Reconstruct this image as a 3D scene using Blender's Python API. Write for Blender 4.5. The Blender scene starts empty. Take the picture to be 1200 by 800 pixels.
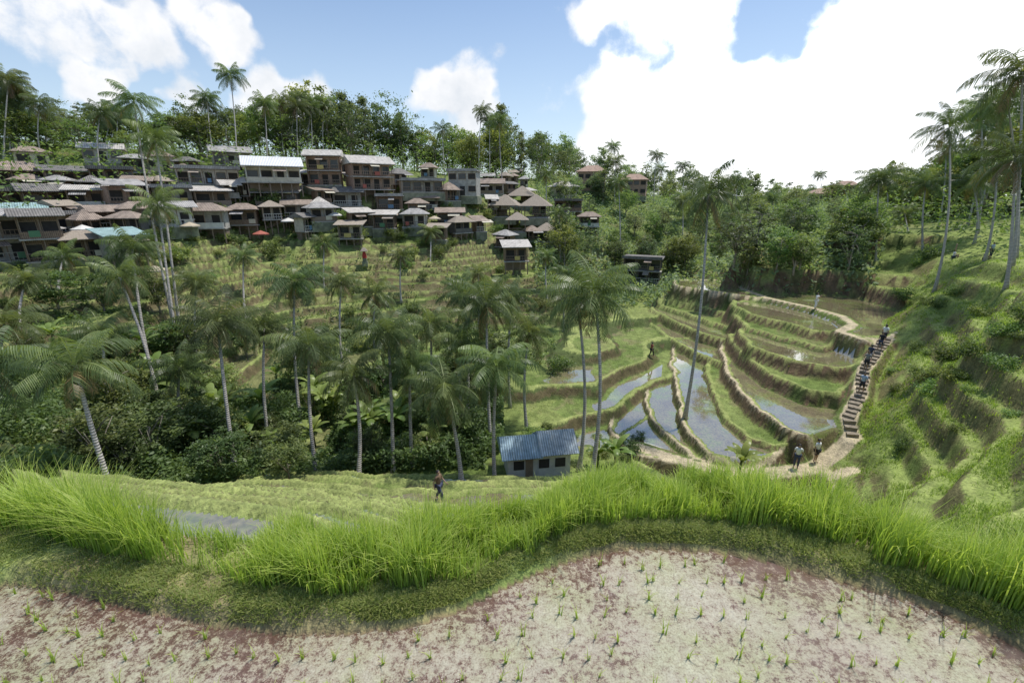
import bpy, math, random
import numpy as np
from mathutils import Vector, Matrix
random.seed(7); rng=np.random.default_rng(11)
scene=bpy.context.scene; col=scene.collection
F=533.0; PIT=math.radians(17.7); CP=math.cos(PIT); SP=math.sin(PIT); CZ=2.5
def ray(u,v):
    a=(u-600)/F; b=(400-v)/F
    return np.array([a, CP+b*SP, -SP+b*CP])
def W(u,v,d): return ray(u,v)*d+np.array([0,0,CZ])
def onz(u,v,z):
    r=ray(u,v); return r*((z-CZ)/r[2])+np.array([0,0,CZ])
# ---------------------------------------------------------------- noise
def _h(ix,iy,s):
    n=np.sin(ix*127.1+iy*311.7+s*74.7)*43758.5453
    return n-np.floor(n)
def vn(x,y,s=0):
    ix=np.floor(x); iy=np.floor(y); fx=x-ix; fy=y-iy
    fx=fx*fx*(3-2*fx); fy=fy*fy*(3-2*fy)
    a=_h(ix,iy,s);b=_h(ix+1,iy,s);c=_h(ix,iy+1,s);d=_h(ix+1,iy+1,s)
    return (a*(1-fx)+b*fx)*(1-fy)+(c*(1-fx)+d*fx)*fy
def fbm(x,y,s=0,o=4):
    t=0;a=.5
    for i in range(o):
        t=t+a*vn(x,y,s+i*13); x=x*2.03+5.1;y=y*2.03+1.7;a*=.5
    return t/(1-.5**o)
def ss(a,b,x):
    t=np.clip((x-a)/(b-a),0,1); return t*t*(3-2*t)
# ---------------------------------------------------------------- village list
BL=[ # u,vbase,d,wpx,storeys,roof,roofcol,wall,style,label
(10,306,50,40,2,'shed','grey','concrete','open','two storey concrete house with open galleries'),
(58,306,51,34,2,'gable','dark','wood','open','dark timber house with open balconies'),
(102,303,53,34,1,'hip','thatch','wood','open','timber cafe with thatched hip roof'),
(146,300,54,34,1,'shed','teal','concrete','open','low concrete house with teal awning'),
(30,272,56,40,1,'shed','teal','dark','open','open restaurant with pale green roof'),
(82,275,58,36,1,'flat','grey','yellow','open','yellow walled cafe with flat roof'),
(126,270,59,28,1,'gable','brown','wood','open','small timber stall with brown gable roof'),
(165,266,61,32,1,'hip','brown','concrete','open','small cafe with brown hipped roof'),
(10,246,60,38,1,'flat','dark','wood','open','long dark timber cafe terrace'),
(58,246,62,40,1,'gable','dark','wood','open','dark restaurant terrace with low roof'),
(106,244,63,32,1,'shed','pale','wood','open','timber viewing deck with pale tin roof'),
(148,240,64,34,1,'shed','grey','brick','open','brick cafe with grey tin roof'),
(28,220,67,46,1,'hip','brown','dark','open','dark pavilion with broad brown roof'),
(84,220,68,40,1,'shed','dark','wood','open','long dark timber viewing deck with tin roof'),
(124,192,78,34,1,'gable','pale','concrete','plain','house with pale gable roof on the ridge'),
(40,196,78,28,1,'hip','brown','cream','plain','small house with weathered brown roof'),
(135,217,69,38,1,'flat','dark','wood','open','low dark timber deck with posts'),
(208,266,62,32,1,'gable','grey','white','open','white house with grey gable roof'),
(246,268,66,36,1,'hip','brown','concrete','open','house with brown tiled hip roof'),
(206,240,70,36,1,'flat','grey','concrete','open','concrete cafe with flat roof terrace'),
(250,242,72,34,1,'shed','pale','wood','open','wooden cafe with pale sloping roof'),
(246,217,76,58,1,'flat','grey','white','open','long flat roofed cafe with white columns'),
(322,215,76,54,1,'gable','white','cream','open','restaurant with bright white gable roof'),
(383,218,82,34,2,'gable','pale','brick','open','two storey brick house with pale roof'),
(434,223,84,44,2,'gable','pale','brick','open','two storey brown building with pale roof and galleries'),
(494,226,88,46,1,'flat','grey','concrete','open','long flat roofed concrete cafe'),
(545,230,92,32,2,'flat','grey','concrete','plain','grey boxy two storey building'),
(288,264,72,28,1,'hip','brown','wood','open','timber cafe with brown roof'),
(328,242,78,42,1,'shed','grey','dark','open','open restaurant with long tin roof'),
(350,256,76,26,1,'gable','brown','concrete','open','small house with brown gable roof'),
(378,260,75,28,1,'hip','grey','concrete','open','house with weathered grey roof'),
(422,266,77,24,1,'shed','pale','wood','open','small warung stall with pale awning roof'),
(452,268,78,24,1,'shed','pale','wood','open','small warung stall with pale awning roof'),
(408,242,82,30,1,'gable','dark','concrete','open','dark cafe terrace with gable roof'),
(458,246,84,28,1,'flat','grey','wood','open','open timber cafe terrace'),
(487,266,80,26,1,'hip','grey','white','open','small cafe with grey hip roof'),
(528,264,84,28,1,'shed','brown','wood','open','timber stall with brown roof'),
(500,246,88,26,1,'hip','brown','wood','open','small brown roofed cafe'),
(575,228,108,28,1,'gable','brown','concrete','open','house with brown gable roof'),
(660,230,118,26,1,'hip','pale','cream','plain','cream house with pale roof among trees'),
(693,224,128,30,2,'hip','terra','brick','plain','two storey house with terracotta roof'),
(742,230,130,28,2,'hip','terra','brick','plain','terracotta roofed brick villa'),
(666,248,104,30,1,'flat','dark','wood','open','dark timber cafe overlooking the valley'),
(690,266,98,22,1,'hip','brown','wood','open','small timber house with brown roof'),
(752,330,84,40,2,'flat','dark','dark','open','dark steel framed two storey structure'),
(962,236,160,26,1,'hip','terra','cream','plain','distant house with terracotta roof'),
(988,236,150,22,2,'hip','terra','brick','plain','distant brick house with red roof'),
(604,306,76,26,1,'shed','pale','wood','open','small open shed on the terraces'),
(188,202,82,30,1,'hip','brown','cream','plain','small house with brown hip roof on the ridge'),
(272,195,90,36,1,'gable','grey','concrete','open','grey roofed house on the ridge'),
]
GZ=[(592,254,98,28,'open gazebo with pyramid thatched roof'),(628,255,96,30,'open gazebo with tall thatched roof'),(640,284,92,20,'small thatched shelter on the terraces'),(612,242,108,26,'open gazebo with weathered thatch'),(2,226,67,26,'thatched lookout pavilion above the cafes'),(606,272,90,20,'small open gazebo with thatched roof')]
# ---------------------------------------------------------------- terrain field
cp=[]
def C(u,v,d,z=None):
    p=W(u,v,d); cp.append((p[0],p[1],p[2] if z is None else z))
def CA(azd,r,z):
    a=math.radians(azd); cp.append((math.sin(a)*r,math.cos(a)*r,z))
for a in (-85,-60,-30,0,30,60,85): CA(a,2,-3); CA(a,5,-4.5)
CA(-85,10,-5);CA(-50,9,-5.6);CA(-25,10,-6.5);CA(0,9,-8);CA(25,9,-8.5);CA(50,9,-6.5);CA(80,9,-3)
C(550,620,17,-10.9);C(600,570,24,-13.8);C(450,560,26,-14.2);C(250,555,24,-13);C(100,545,21,-10.3);C(0,540,20)
C(300,540,32);C(450,530,32);C(200,520,30);C(625,546,30)
C(300,470,40);C(450,460,42);C(150,460,35);C(0,440,33);C(0,370,40);C(150,380,42)
C(300,400,52);C(300,340,62);C(300,285,72);C(450,420,52);C(450,350,66);C(450,290,80);C(600,380,62);C(600,330,78);C(600,288,96)
C(0,160,86);C(150,178,92);C(300,183,106);C(450,198,115);C(600,210,150);C(700,212,170)
C(690,555,29);C(740,500,37,-16.5);C(700,460,42);C(660,430,46);C(700,400,52);C(760,400,56);C(760,370,64);C(820,400,52,-14.8)
C(850,480,38,-17.5);C(930,480,38,-17);C(930,420,45,-15.5);C(950,370,55,-13);C(950,345,63,-12);C(860,340,66,-13);C(800,350,72,-13.4)
C(850,550,32,-17.3);C(950,560,31,-16.9);C(1000,600,27);C(870,600,24)
C(1060,530,29);C(1060,470,34);C(1060,410,40);C(1080,385,42);C(1100,340,44);C(1130,312,45);C(1200,520,20);C(1200,450,24);C(1200,370,27);C(1200,330,30)
C(1120,560,22);C(1120,480,27);C(1130,400,34);C(1130,620,16);C(1190,620,13)
C(1100,300,55);C(1000,302,65);C(900,302,70);C(880,325,69);C(960,333,66,-9.9);C(1040,342,58);C(1064,372,50)
C(1200,292,50);C(1200,262,60);C(1100,268,75);C(1000,264,90);C(900,270,100);C(850,285,100);C(750,310,105);C(700,340,78);C(800,320,85)
C(800,262,170);C(900,240,240);C(1000,238,180);C(1200,230,100);C(1100,238,130)
CA(70,20,0);CA(80,40,4);CA(70,80,6);CA(-75,20,-6);CA(-80,40,0);CA(-75,80,12)
for a in (-80,-50,-25,0,25,50,80): CA(a,500,2); CA(a,3500,3)
for b in BL+GZ:
    p=W(b[0],b[1]+1,b[2]); cp.append((p[0],p[1],p[2]-.15))
cp=np.array(cp)
def lp(x,y):
    r=np.hypot(x,y)+1e-6; return np.arctan2(x,y),np.log(r)
ca,cr=lp(cp[:,0],cp[:,1]); n=len(cp)
D=np.hypot(ca[:,None]-ca[None],cr[:,None]-cr[None])
A=np.zeros((n+3,n+3)); A[:n,:n]=D-np.eye(n)*0.006; Pm=np.stack([np.ones(n),ca,cr],1); A[:n,n:]=Pm; A[n:,:n]=Pm.T
wgt=np.linalg.solve(A,np.concatenate([cp[:,2],[0,0,0]]))
def base(x,y):
    a,r=lp(x,y); out=wgt[n]+wgt[n+1]*a+wgt[n+2]*r
    for i in range(n): out=out+wgt[i]*np.hypot(a-ca[i],r-cr[i])
    return out
fr=[(0,680),(60,690),(150,712),(250,735),(330,742),(400,743),(480,735),(540,715),(600,685),(660,660),(720,645),(790,643),(850,648),(900,658),(960,675),(1020,690),(1100,715),(1200,760)]
mi=[(0,616),(100,644),(200,666),(300,686),(400,696),(500,690),(560,669),(620,642),(700,617),(800,608),(900,618),(1000,643),(1100,678),(1200,714)]
def azr(l,z):
    p=np.array([onz(u,v,z) for u,v in l]); return np.arctan2(p[:,0],p[:,1]),np.hypot(p[:,0],p[:,1])
fa,frr=azr(fr,0.0); ma,mr=azr(mi,0.12)
aa=np.linspace(-1.6,1.6,800)
def smooth(arr,k=15):
    ker=np.ones(k)/k; return np.convolve(np.pad(arr,k//2,mode='edge'),ker,'valid')
fR=smooth(np.interp(aa,fa,frr)); mR=smooth(np.interp(aa,ma,mr)); mR=np.maximum(mR,fR+.12)
def Rf(a): return np.interp(a,aa,fR)+.03*(fbm(a*30,a*0+2,8)-.5)
def Rm(a): return np.interp(a,aa,mR)
def Ro(a): return Rm(a)+0.5
def lev(L,pts,wet,path=0,world=None,slope=3.2):
    q=[onz(u,v,L)[:2] for u,v in pts]
    if world: q+= [np.array(w,float) for w in world]
    return dict(L=L,p=np.array(q),wet=wet,path=path,s=slope)
NC=[(9,4.5),(-7,4.5)]
LV=[
 lev(-13.1,[(300,550),(450,554),(600,558),(700,560),(760,572),(800,600)],1,0,NC),
 lev(-12.4,[(240,554),(450,560),(560,566),(620,563),(700,566),(750,578),(800,600)],0,0,NC),
 lev(-11.5,[(280,561),(420,568),(540,577),(600,574),(660,571),(710,575),(740,582),(780,610)],1,0,NC),
 lev(-10.2,[(150,562),(300,570),(450,582),(520,594),(580,600),(640,592),(700,587),(760,620)],1,0,NC),
 lev(-8.8,[(100,558),(240,566),(360,576),(440,586),(510,602),(570,630)],1,0,NC),
 lev(-7.4,[(60,556),(200,565),(300,572),(390,583),(460,596),(530,615),(590,650)],1,0,NC),
 lev(-5.8,[(20,553),(100,561),(200,571),(300,580),(390,592),(460,610),(510,640),(550,670)],1,0,NC),
 lev(-4.2,[(40,560),(150,574),(250,587),(330,596),(385,612),(435,642),(470,690)],1,0,NC),
 lev(-16,[(715,500),(722,520),(750,535),(800,548),(850,560),(900,566),(960,562),(985,580),(1040,590),(1070,560),(1040,480),(1000,440),(900,400),(780,395),(742,430),(716,470)],1,1),
 lev(-15.65,[(752,440),(756,470),(766,495),(790,520),(820,540),(850,552),(900,545),(880,470),(790,420)],1,1),
 lev(-15.1,[(785,425),(790,450),(795,480),(808,512),(835,535),(870,545),(905,538),(925,525),(1000,510),(985,470),(930,440),(870,410),(790,400)],1,1),
 lev(-14.3,[(752,372),(778,392),(800,405),(830,420),(850,430),(880,430),(900,400),(880,370),(760,360)],1,0),
 lev(-14.8,[(822,412),(828,440),(836,466),(850,492),(874,514),(905,524),(930,522),(1000,508),(985,470),(930,440),(870,410)],0,0),
 lev(-13.9,[(842,403),(850,430),(863,455),(886,480),(914,500),(944,514),(975,514),(998,508),(1010,480),(1000,440),(940,420),(860,395)],1,1),
 lev(-13.3,[(762,362),(790,378),(825,392),(860,402),(880,405),(890,380),(860,360),(770,350)],1,0),
 lev(-12.8,[(852,392),(864,412),(884,428),(914,445),(948,458),(985,463),(1010,448),(1010,400),(930,385)],0,0),
 lev(-11.7,[(866,392),(878,405),(896,413),(920,421),(950,428),(985,432),(1008,430),(1015,420),(1010,395),(930,385),(868,385)],1,0),
 lev(-12.8,[(764,355),(800,366),(840,380),(868,392),(880,390),(870,360),(775,346)],0,0),
 lev(-12.1,[(768,350),(810,357),(850,367),(872,380),(880,375),(870,350),(780,342)],1,0),
 lev(-11.3,[(856,368),(876,384),(905,392),(935,401),(965,408),(990,404),(1008,404),(1035,398),(1030,370),(930,355),(858,352)],0,0),
 lev(-10.5,[(858,359),(880,369),(908,376),(935,383),(962,389),(990,391),(1008,399),(1035,394),(1030,370),(930,355),(858,352)],1,0),
 lev(-10.0,[(790,335),(850,344),(900,351),(950,361),(985,370),(999,380),(985,389),(1010,397),(1045,399),(1060,385),(1064,365),(1040,348),(960,333),(850,328),(790,328)],1,1),
 lev(-8.2,[(850,322),(900,327),(960,328),(1010,332),(1060,345),(1090,330),(1080,312),(880,308)],0,0),
 lev(-6.9,[(856,312),(920,316),(1000,318),(1060,324),(1100,326),(1110,308),(880,300)],0,0),
 lev(-6.0,[(860,302),(960,305),(1060,308),(1112,316),(1125,300),(1100,292),(880,290)],0,0),
 lev(-5.0,[(885,293),(960,291),(1040,293),(1100,298),(1150,304),(1200,308),(1230,300),(1170,288),(1112,286),(900,281)],0,1),
 lev(-3.9,[(950,283),(1040,284),(1110,288),(1160,292),(1190,286),(1150,276),(960,274)],0,0),
 lev(-2.6,[(1000,273),(1060,275),(1120,278),(1180,282),(1210,276),(1150,266),(1010,264)],0,0),
]
def polyd(x,y,P):
    n_=len(P); d=np.full(x.shape,1e9); ins=np.zeros(x.shape,bool)
    for i in range(n_):
        ax,ay=P[i]; bx,by=P[(i+1)%n_]; ex,ey=bx-ax,by-ay
        t=np.clip(((x-ax)*ex+(y-ay)*ey)/(ex*ex+ey*ey+1e-9),0,1)
        d=np.minimum(d,np.hypot(x-ax-t*ex,y-ay-t*ey))
        c=((ay>y)!=(by>y))&(x<(bx-ax)*(y-ay)/((by-ay) if abs(by-ay)>1e-9 else 1e-9)+ax)
        ins^=c
    return np.where(ins,-d,d)
def lined(x,y,P):
    d=np.full(x.shape,1e9); z=np.zeros(x.shape)
    for i in range(len(P)-1):
        ax,ay,az=P[i]; bx,by,bz=P[i+1]; ex,ey=bx-ax,by-ay
        t=np.clip(((x-ax)*ex+(y-ay)*ey)/(ex*ex+ey*ey+1e-9),0,1)
        dd=np.hypot(x-ax-t*ex,y-ay-t*ey); m=dd<d
        d=np.where(m,dd,d); z=np.where(m,az+t*(bz-az),z)
    return d,z
def pxl(l): return np.array([onz(u,v,z) for u,v,z in l])
STAIR=pxl([(1000,512,-14.3),(993,490,-13.5),(1008,462,-12.6),(1012,434,-11.6),(1030,408,-10.5),(1040,396,-10.0)])
PATHS=[(pxl([(750,524,-15.9),(800,540,-15.7),(850,553,-15.6),(900,553,-15.6),(950,548,-15.6),(978,532,-15.2),(1000,512,-14.35)]),.55),
       (pxl([(960,545,-15.6),(975,558,-15.6),(1000,550,-15.2)]),.4),
       (pxl([(846,330,-9.9),(900,349,-9.9),(950,360,-9.9),(986,370,-9.9),(1000,380,-9.9),(984,388,-10.),(1012,397,-10.),(1042,396,-10.)]),.42),
       (STAIR,.5)]
def field(x,y):
    x=np.asarray(x,float); y=np.asarray(y,float)
    a,lr=lp(x,y); r=np.exp(lr)
    b=base(x,y)
    nz=fbm(x/10,y/10,3)-.5; n2=fbm(x/2.3,y/2.3,8)-.5
    zone=ss(27,33,r)*(1-ss(100,120,r))*(1-ss(.5,.58,a))
    b=b+nz*1.2*ss(6,25,r)+n2*(.3-.2*zone)*ss(6,20,r)
    path=np.zeros(x.shape)
    s=.85; k=np.floor(b/s); t=b/s-k
    q=k*s+s*ss(.78,.99,t)+.13*(1-ss(.06,.15,t))
    z=b*(1-zone)+q*zone
    rim=np.where((zone>.5)&((t<.14)|(t>.99)),1.,0.); bank=np.where((zone>.5)&(t>.79)&(t<=.99),1.,0.)
    hk2=_h(k,np.floor(a*7+nz*3),9)
    flat=np.where((zone>.5)&(t>=.14)&(t<=.79),.1+.9*hk2,0.)
    cen=(a>.0)&(a<.34)&(r>31)&(r<68); slp=(a>-.75)&(a<=.0)&(r>50)&(r<80)
    wet=np.where((zone>.9)&(t>.16)&(t<.68)&((cen&(hk2>.3))|(slp&(hk2>.85))),1.,0.)
    hm=ss(.73,.79,a)*ss(13,17,r)*(1-ss(62,75,r)); b2=b+(fbm(x/6,y/6,14)-.5)*2.8; s2=1.7; k2=np.floor(b2/s2); t2=b2/s2-k2
    z=z*(1-hm)+(k2*s2+s2*ss(.5,.92,t2)*.9+.1*s2*t2)*hm*.9+b2*hm*.1
    bank=np.where((hm>.5)&(t2>.54)&(t2<.9),.8,bank); rim=np.where((hm>.5)&((t2<.12)|(t2>.93)),.6,rim)
    jx=x+(fbm(x/1.6,y/1.6,21)-.5)*.9*ss(9,20,r); jy=y+(fbm(x/1.6,y/1.6,33)-.5)*.9*ss(9,20,r)
    for l in LV:
        P=l['p']; x0,y0=P.min(0)-4; x1,y1=P.max(0)+4
        m=(x>x0)&(x<x1)&(y>y0)&(y<y1)
        if not m.any(): continue
        d=polyd(jx[m],jy[m],P); L=l['L']
        rw=.38 if P[:,1].mean()>25 else .25
        ins=d<=0
        zl=np.where(ins, L-.02+.14*ss(-rw-.08,-rw+.08,d),L+.12-d*l['s'])
        zm=z[m]; up=zl>zm
        zm=np.where(up,zl,zm); z[m]=zm
        def put(arr,v):
            am=arr[m]; arr[m]=np.where(up,v,am)
        put(wet,np.where(ins&(d<-rw-.1),float(l['wet']),0.)); put(rim,np.where(ins&(d>=-rw-.1),1.,0.))
        put(path,np.where(ins&(d>=-rw*.75)&(l['path']>0),1.,0.)); put(bank,np.where(d>0,1.,0.)); put(flat,np.where(ins,.3,0.))
    for P,w in PATHS:
        x0,y0=P[:,:2].min(0)-3; x1,y1=P[:,:2].max(0)+3
        m=(x>x0)&(x<x1)&(y>y0)&(y<y1)
        if not m.any(): continue
        d,pz=lined(x[m],y[m],P); k_=1-ss(w,w+.7,d)
        z[m]=z[m]*(1-k_)+pz*k_
        c=d<w; path[m]=np.where(c,1.,path[m]); wet[m]=np.where(d<w+.3,0.,wet[m]); bank[m]=np.where(c,0.,bank[m])
    ro=Ro(a); rf=Rf(a)
    zb=.10*ss(rf-.02,rf+.12,r)+.02*(fbm(x*7,y*7,2)-.5)*2*ss(rf,rf+.1,r)
    mud=(fbm(x*3,y*3,4)-.5)*.02+(fbm(x*11,y*11,6)-.5)*.012
    zf=np.where(r<=ro,np.where(r<rf,mud,zb),zb-(r-ro)*2.2)
    up=(zf>z)|(r<ro)
    z=np.where(up,zf,z); wet=np.where(up,0,wet); rim=np.where(up,0,rim); path=np.where(up,0,path); bank=np.where(up,0,bank); flat=np.where(up,0,flat)
    fg=np.where(r<rf,1.,np.where(r<ro+3,.5,0.))*np.where(up,1,0)
    return z,wet,rim,path,bank,fg,flat
def H(x,y): return field(np.atleast_1d(x),np.atleast_1d(y))[0]
def hits(uv,dmin=6,dmax=320,nn=420):
    uv=np.array(uv,float); ds=np.exp(np.linspace(math.log(dmin),math.log(dmax),nn)); R=np.array([ray(u,v) for u,v in uv])
    px=R[:,0,None]*ds;py=R[:,1,None]*ds;pz=CZ+R[:,2,None]*ds
    g=H(px.ravel(),py.ravel()).reshape(px.shape); below=pz<=g
    i=np.where(below.any(1),below.argmax(1),nn-1); j=np.arange(len(uv))
    return np.stack([px[j,i],py[j,i],g[j,i]],1),ds[i]
def hit(u,v,dmin=6,dmax=320):
    p,d=hits([(u,v)],dmin,dmax,900); return p[0],d[0]
# ---------------------------------------------------------------- materials
def newmat(name):
    m=bpy.data.materials.new(name); m.use_nodes=True; nt=m.node_tree; nt.nodes.clear()
    o=nt.nodes.new('ShaderNodeOutputMaterial'); return m,nt,o
def N(nt,t,**k):
    n_=nt.nodes.new(t)
    for a,b in k.items(): setattr(n_,a,b)
    return n_
def noise(nt,scale,detail=6,vec=None,rough=.6):
    n_=N(nt,'ShaderNodeTexNoise'); n_.inputs['Scale'].default_value=scale; n_.inputs['Detail'].default_value=detail; n_.inputs['Roughness'].default_value=rough
    if vec is not None: nt.links.new(vec,n_.inputs['Vector'])
    return n_
def ramp(nt,fac,stops):
    r=N(nt,'ShaderNodeValToRGB'); el=r.color_ramp.elements
    while len(el)<len(stops): el.new(.5)
    for e,(p,c) in zip(el,stops): e.position=p; e.color=(*c,1) if len(c)==3 else c
    nt.links.new(fac,r.inputs[0]); return r
def mixc(nt,fac,a,b,mode='MIX'):
    m=N(nt,'ShaderNodeMix',data_type='RGBA',blend_type=mode)
    for s,v in ((m.inputs[0],fac),(m.inputs[6],a),(m.inputs[7],b)):
        if isinstance(v,bpy.types.NodeSocket): nt.links.new(v,s)
        elif isinstance(v,(int,float)): s.default_value=v
        else: s.default_value=(*v,1)
    return m.outputs[2]
def terrain_mat():
    m,nt,o=newmat('terrain_soil_grass'); b=N(nt,'ShaderNodeBsdfPrincipled'); b.inputs['Roughness'].default_value=.9
    b.inputs['Specular IOR Level'].default_value=.2
    at=N(nt,'ShaderNodeAttribute',attribute_name='Col'); g=N(nt,'ShaderNodeNewGeometry')
    n1=noise(nt,1.3,6,g.outputs['Position'],.7); n2=noise(nt,9,4,g.outputs['Position'],.7)
    r1=ramp(nt,n1.outputs[0],[(.3,(.6,.6,.55)),(.7,(1.45,1.4,1.3))]); r2=ramp(nt,n2.outputs[0],[(.3,(.6,.6,.6)),(.7,(1.4,1.4,1.3))])
    c=mixc(nt,1.,at.outputs['Color'],r1.outputs[0],'MULTIPLY'); c=mixc(nt,1.,c,r2.outputs[0],'MULTIPLY')
    nt.links.new(c,b.inputs['Base Color'])
    bp=N(nt,'ShaderNodeBump'); bp.inputs['Strength'].default_value=.8; bp.inputs['Distance'].default_value=.15; nt.links.new(n1.outputs[0],bp.inputs['Height'])
    bp2=N(nt,'ShaderNodeBump'); bp2.inputs['Strength'].default_value=.8; bp2.inputs['Distance'].default_value=.05; nt.links.new(n2.outputs[0],bp2.inputs['Height']); nt.links.new(bp.outputs[0],bp2.inputs['Normal'])
    nt.links.new(bp2.outputs[0],b.inputs['Normal']); nt.links.new(b.outputs[0],o.inputs[0]); return m
def water_mat():
    m,nt,o=newmat('paddy_water'); b=N(nt,'ShaderNodeBsdfPrincipled'); g=N(nt,'ShaderNodeNewGeometry')
    n1=noise(nt,.35,6,g.outputs['Position'],.7)
    r1=ramp(nt,n1.outputs[0],[(.38,(.21,.17,.11)),(.5,(.26,.23,.13)),(.6,(.22,.26,.08))])
    n3=noise(nt,6,3,g.outputs['Position'],.7); r3=ramp(nt,n3.outputs[0],[(.35,(.7,.7,.7)),(.65,(1.2,1.2,1.1))])
    c=mixc(nt,1.,r1.outputs[0],r3.outputs[0],'MULTIPLY'); nt.links.new(c,b.inputs['Base Color'])
    rr=ramp(nt,n1.outputs[0],[(.55,(.03,.03,.03)),(.66,(.4,.4,.4))]); nt.links.new(rr.outputs[0],b.inputs['Roughness']); b.inputs['IOR'].default_value=1.9; b.inputs['Specular IOR Level'].default_value=1.0
    b.inputs['Coat Weight'].default_value=.8; b.inputs['Coat Roughness'].default_value=.02; b.inputs['Coat IOR'].default_value=1.7
    bp=N(nt,'ShaderNodeBump'); bp.inputs['Strength'].default_value=.06; bp.inputs['Distance'].default_value=.02; nt.links.new(n3.outputs[0],bp.inputs['Height']); nt.links.new(bp.outputs[0],b.inputs['Normal'])
    nt.links.new(b.outputs[0],o.inputs[0]); return m
def mud_mat():
    m,nt,o=newmat('paddy_mud_scum'); b=N(nt,'ShaderNodeBsdfPrincipled'); g=N(nt,'ShaderNodeNewGeometry'); P=g.outputs['Position']; at=N(nt,'ShaderNodeAttribute',attribute_name='Col')
    spx=N(nt,'ShaderNodeSeparateColor'); nt.links.new(at.outputs['Color'],spx.inputs[0])
    n1=noise(nt,1.3,5,P,.65); n2=noise(nt,22,7,P,.88); n3=noise(nt,95,3,P,.6)
    mul=N(nt,'ShaderNodeMath',operation='MULTIPLY_ADD'); nt.links.new(n1.outputs[0],mul.inputs[0]); mul.inputs[1].default_value=.55; nt.links.new(n2.outputs[0],mul.inputs[2])
    sb=N(nt,'ShaderNodeMath',operation='SUBTRACT'); nt.links.new(mul.outputs[0],sb.inputs[0]); nt.links.new(spx.outputs[0],sb.inputs[1])
    r=ramp(nt,sb.outputs[0],[(.655,(.12,.062,.047)),(.70,(.19,.115,.085)),(.735,(.36,.31,.23)),(.92,(.47,.44,.34))])
    r3=ramp(nt,n3.outputs[0],[(.3,(.6,.55,.5)),(.5,(1,1,1)),(.72,(1.22,1.24,1.18))]); c=mixc(nt,1.,r.outputs[0],r3.outputs[0],'MULTIPLY')
    n4=noise(nt,2.4,3,P,.6); r4=ramp(nt,n4.outputs[0],[(.42,(1,1,1)),(.7,(.9,1.0,.78))]); c=mixc(nt,1.,c,r4.outputs[0],'MULTIPLY')
    nt.links.new(c,b.inputs['Base Color'])
    rr=ramp(nt,sb.outputs[0],[(.68,(.12,.12,.12)),(.76,(.6,.6,.6))]); nt.links.new(rr.outputs[0],b.inputs['Roughness']); b.inputs['Specular IOR Level'].default_value=.6
    bp=N(nt,'ShaderNodeBump'); bp.inputs['Strength'].default_value=.6; bp.inputs['Distance'].default_value=.008; nt.links.new(n2.outputs[0],bp.inputs['Height'])
    nt.links.new(bp.outputs[0],b.inputs['Normal']); nt.links.new(b.outputs[0],o.inputs[0]); return m
def leaf_mat(name,stops,trans=.35,rough=.5,objvar=.35):
    m,nt,o=newmat(name); at=N(nt,'ShaderNodeAttribute',attribute_name='shade'); oi=N(nt,'ShaderNodeObjectInfo')
    sp=N(nt,'ShaderNodeSeparateColor'); nt.links.new(at.outputs['Color'],sp.inputs[0])
    r=ramp(nt,sp.outputs[0],stops); out=r.outputs[0]
    if objvar:
        mr=N(nt,'ShaderNodeMapRange'); nt.links.new(oi.outputs['Random'],mr.inputs[0]); mr.inputs[3].default_value=1-objvar; mr.inputs[4].default_value=1+objvar
        hs=N(nt,'ShaderNodeHueSaturation'); nt.links.new(r.outputs[0],hs.inputs['Color']); nt.links.new(mr.outputs[0],hs.inputs['Value'])
        mr2=N(nt,'ShaderNodeMapRange'); fr_=N(nt,'ShaderNodeMath',operation='FRACT'); ml=N(nt,'ShaderNodeMath',operation='MULTIPLY'); ml.inputs[1].default_value=7.3
        nt.links.new(oi.outputs['Random'],ml.inputs[0]); nt.links.new(ml.outputs[0],fr_.inputs[0]); nt.links.new(fr_.outputs[0],mr2.inputs[0]); mr2.inputs[3].default_value=.5-.035*objvar/.35; mr2.inputs[4].default_value=.5+.03*objvar/.35
        nt.links.new(mr2.outputs[0],hs.inputs['Hue']); out=hs.outputs[0]
    b=N(nt,'ShaderNodeBsdfPrincipled'); b.inputs['Roughness'].default_value=rough; b.inputs['Specular IOR Level'].default_value=.3; nt.links.new(out,b.inputs['Base Color'])
    t=N(nt,'ShaderNodeBsdfTranslucent'); tc=mixc(nt,1.,out,(1.5,1.5,.7),'MULTIPLY'); nt.links.new(tc,t.inputs[0])
    mx=N(nt,'ShaderNodeMixShader'); mx.inputs[0].default_value=trans; nt.links.new(b.outputs[0],mx.inputs[1]); nt.links.new(t.outputs[0],mx.inputs[2]); nt.links.new(mx.outputs[0],o.inputs[0]); return m
_pm={}
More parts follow.
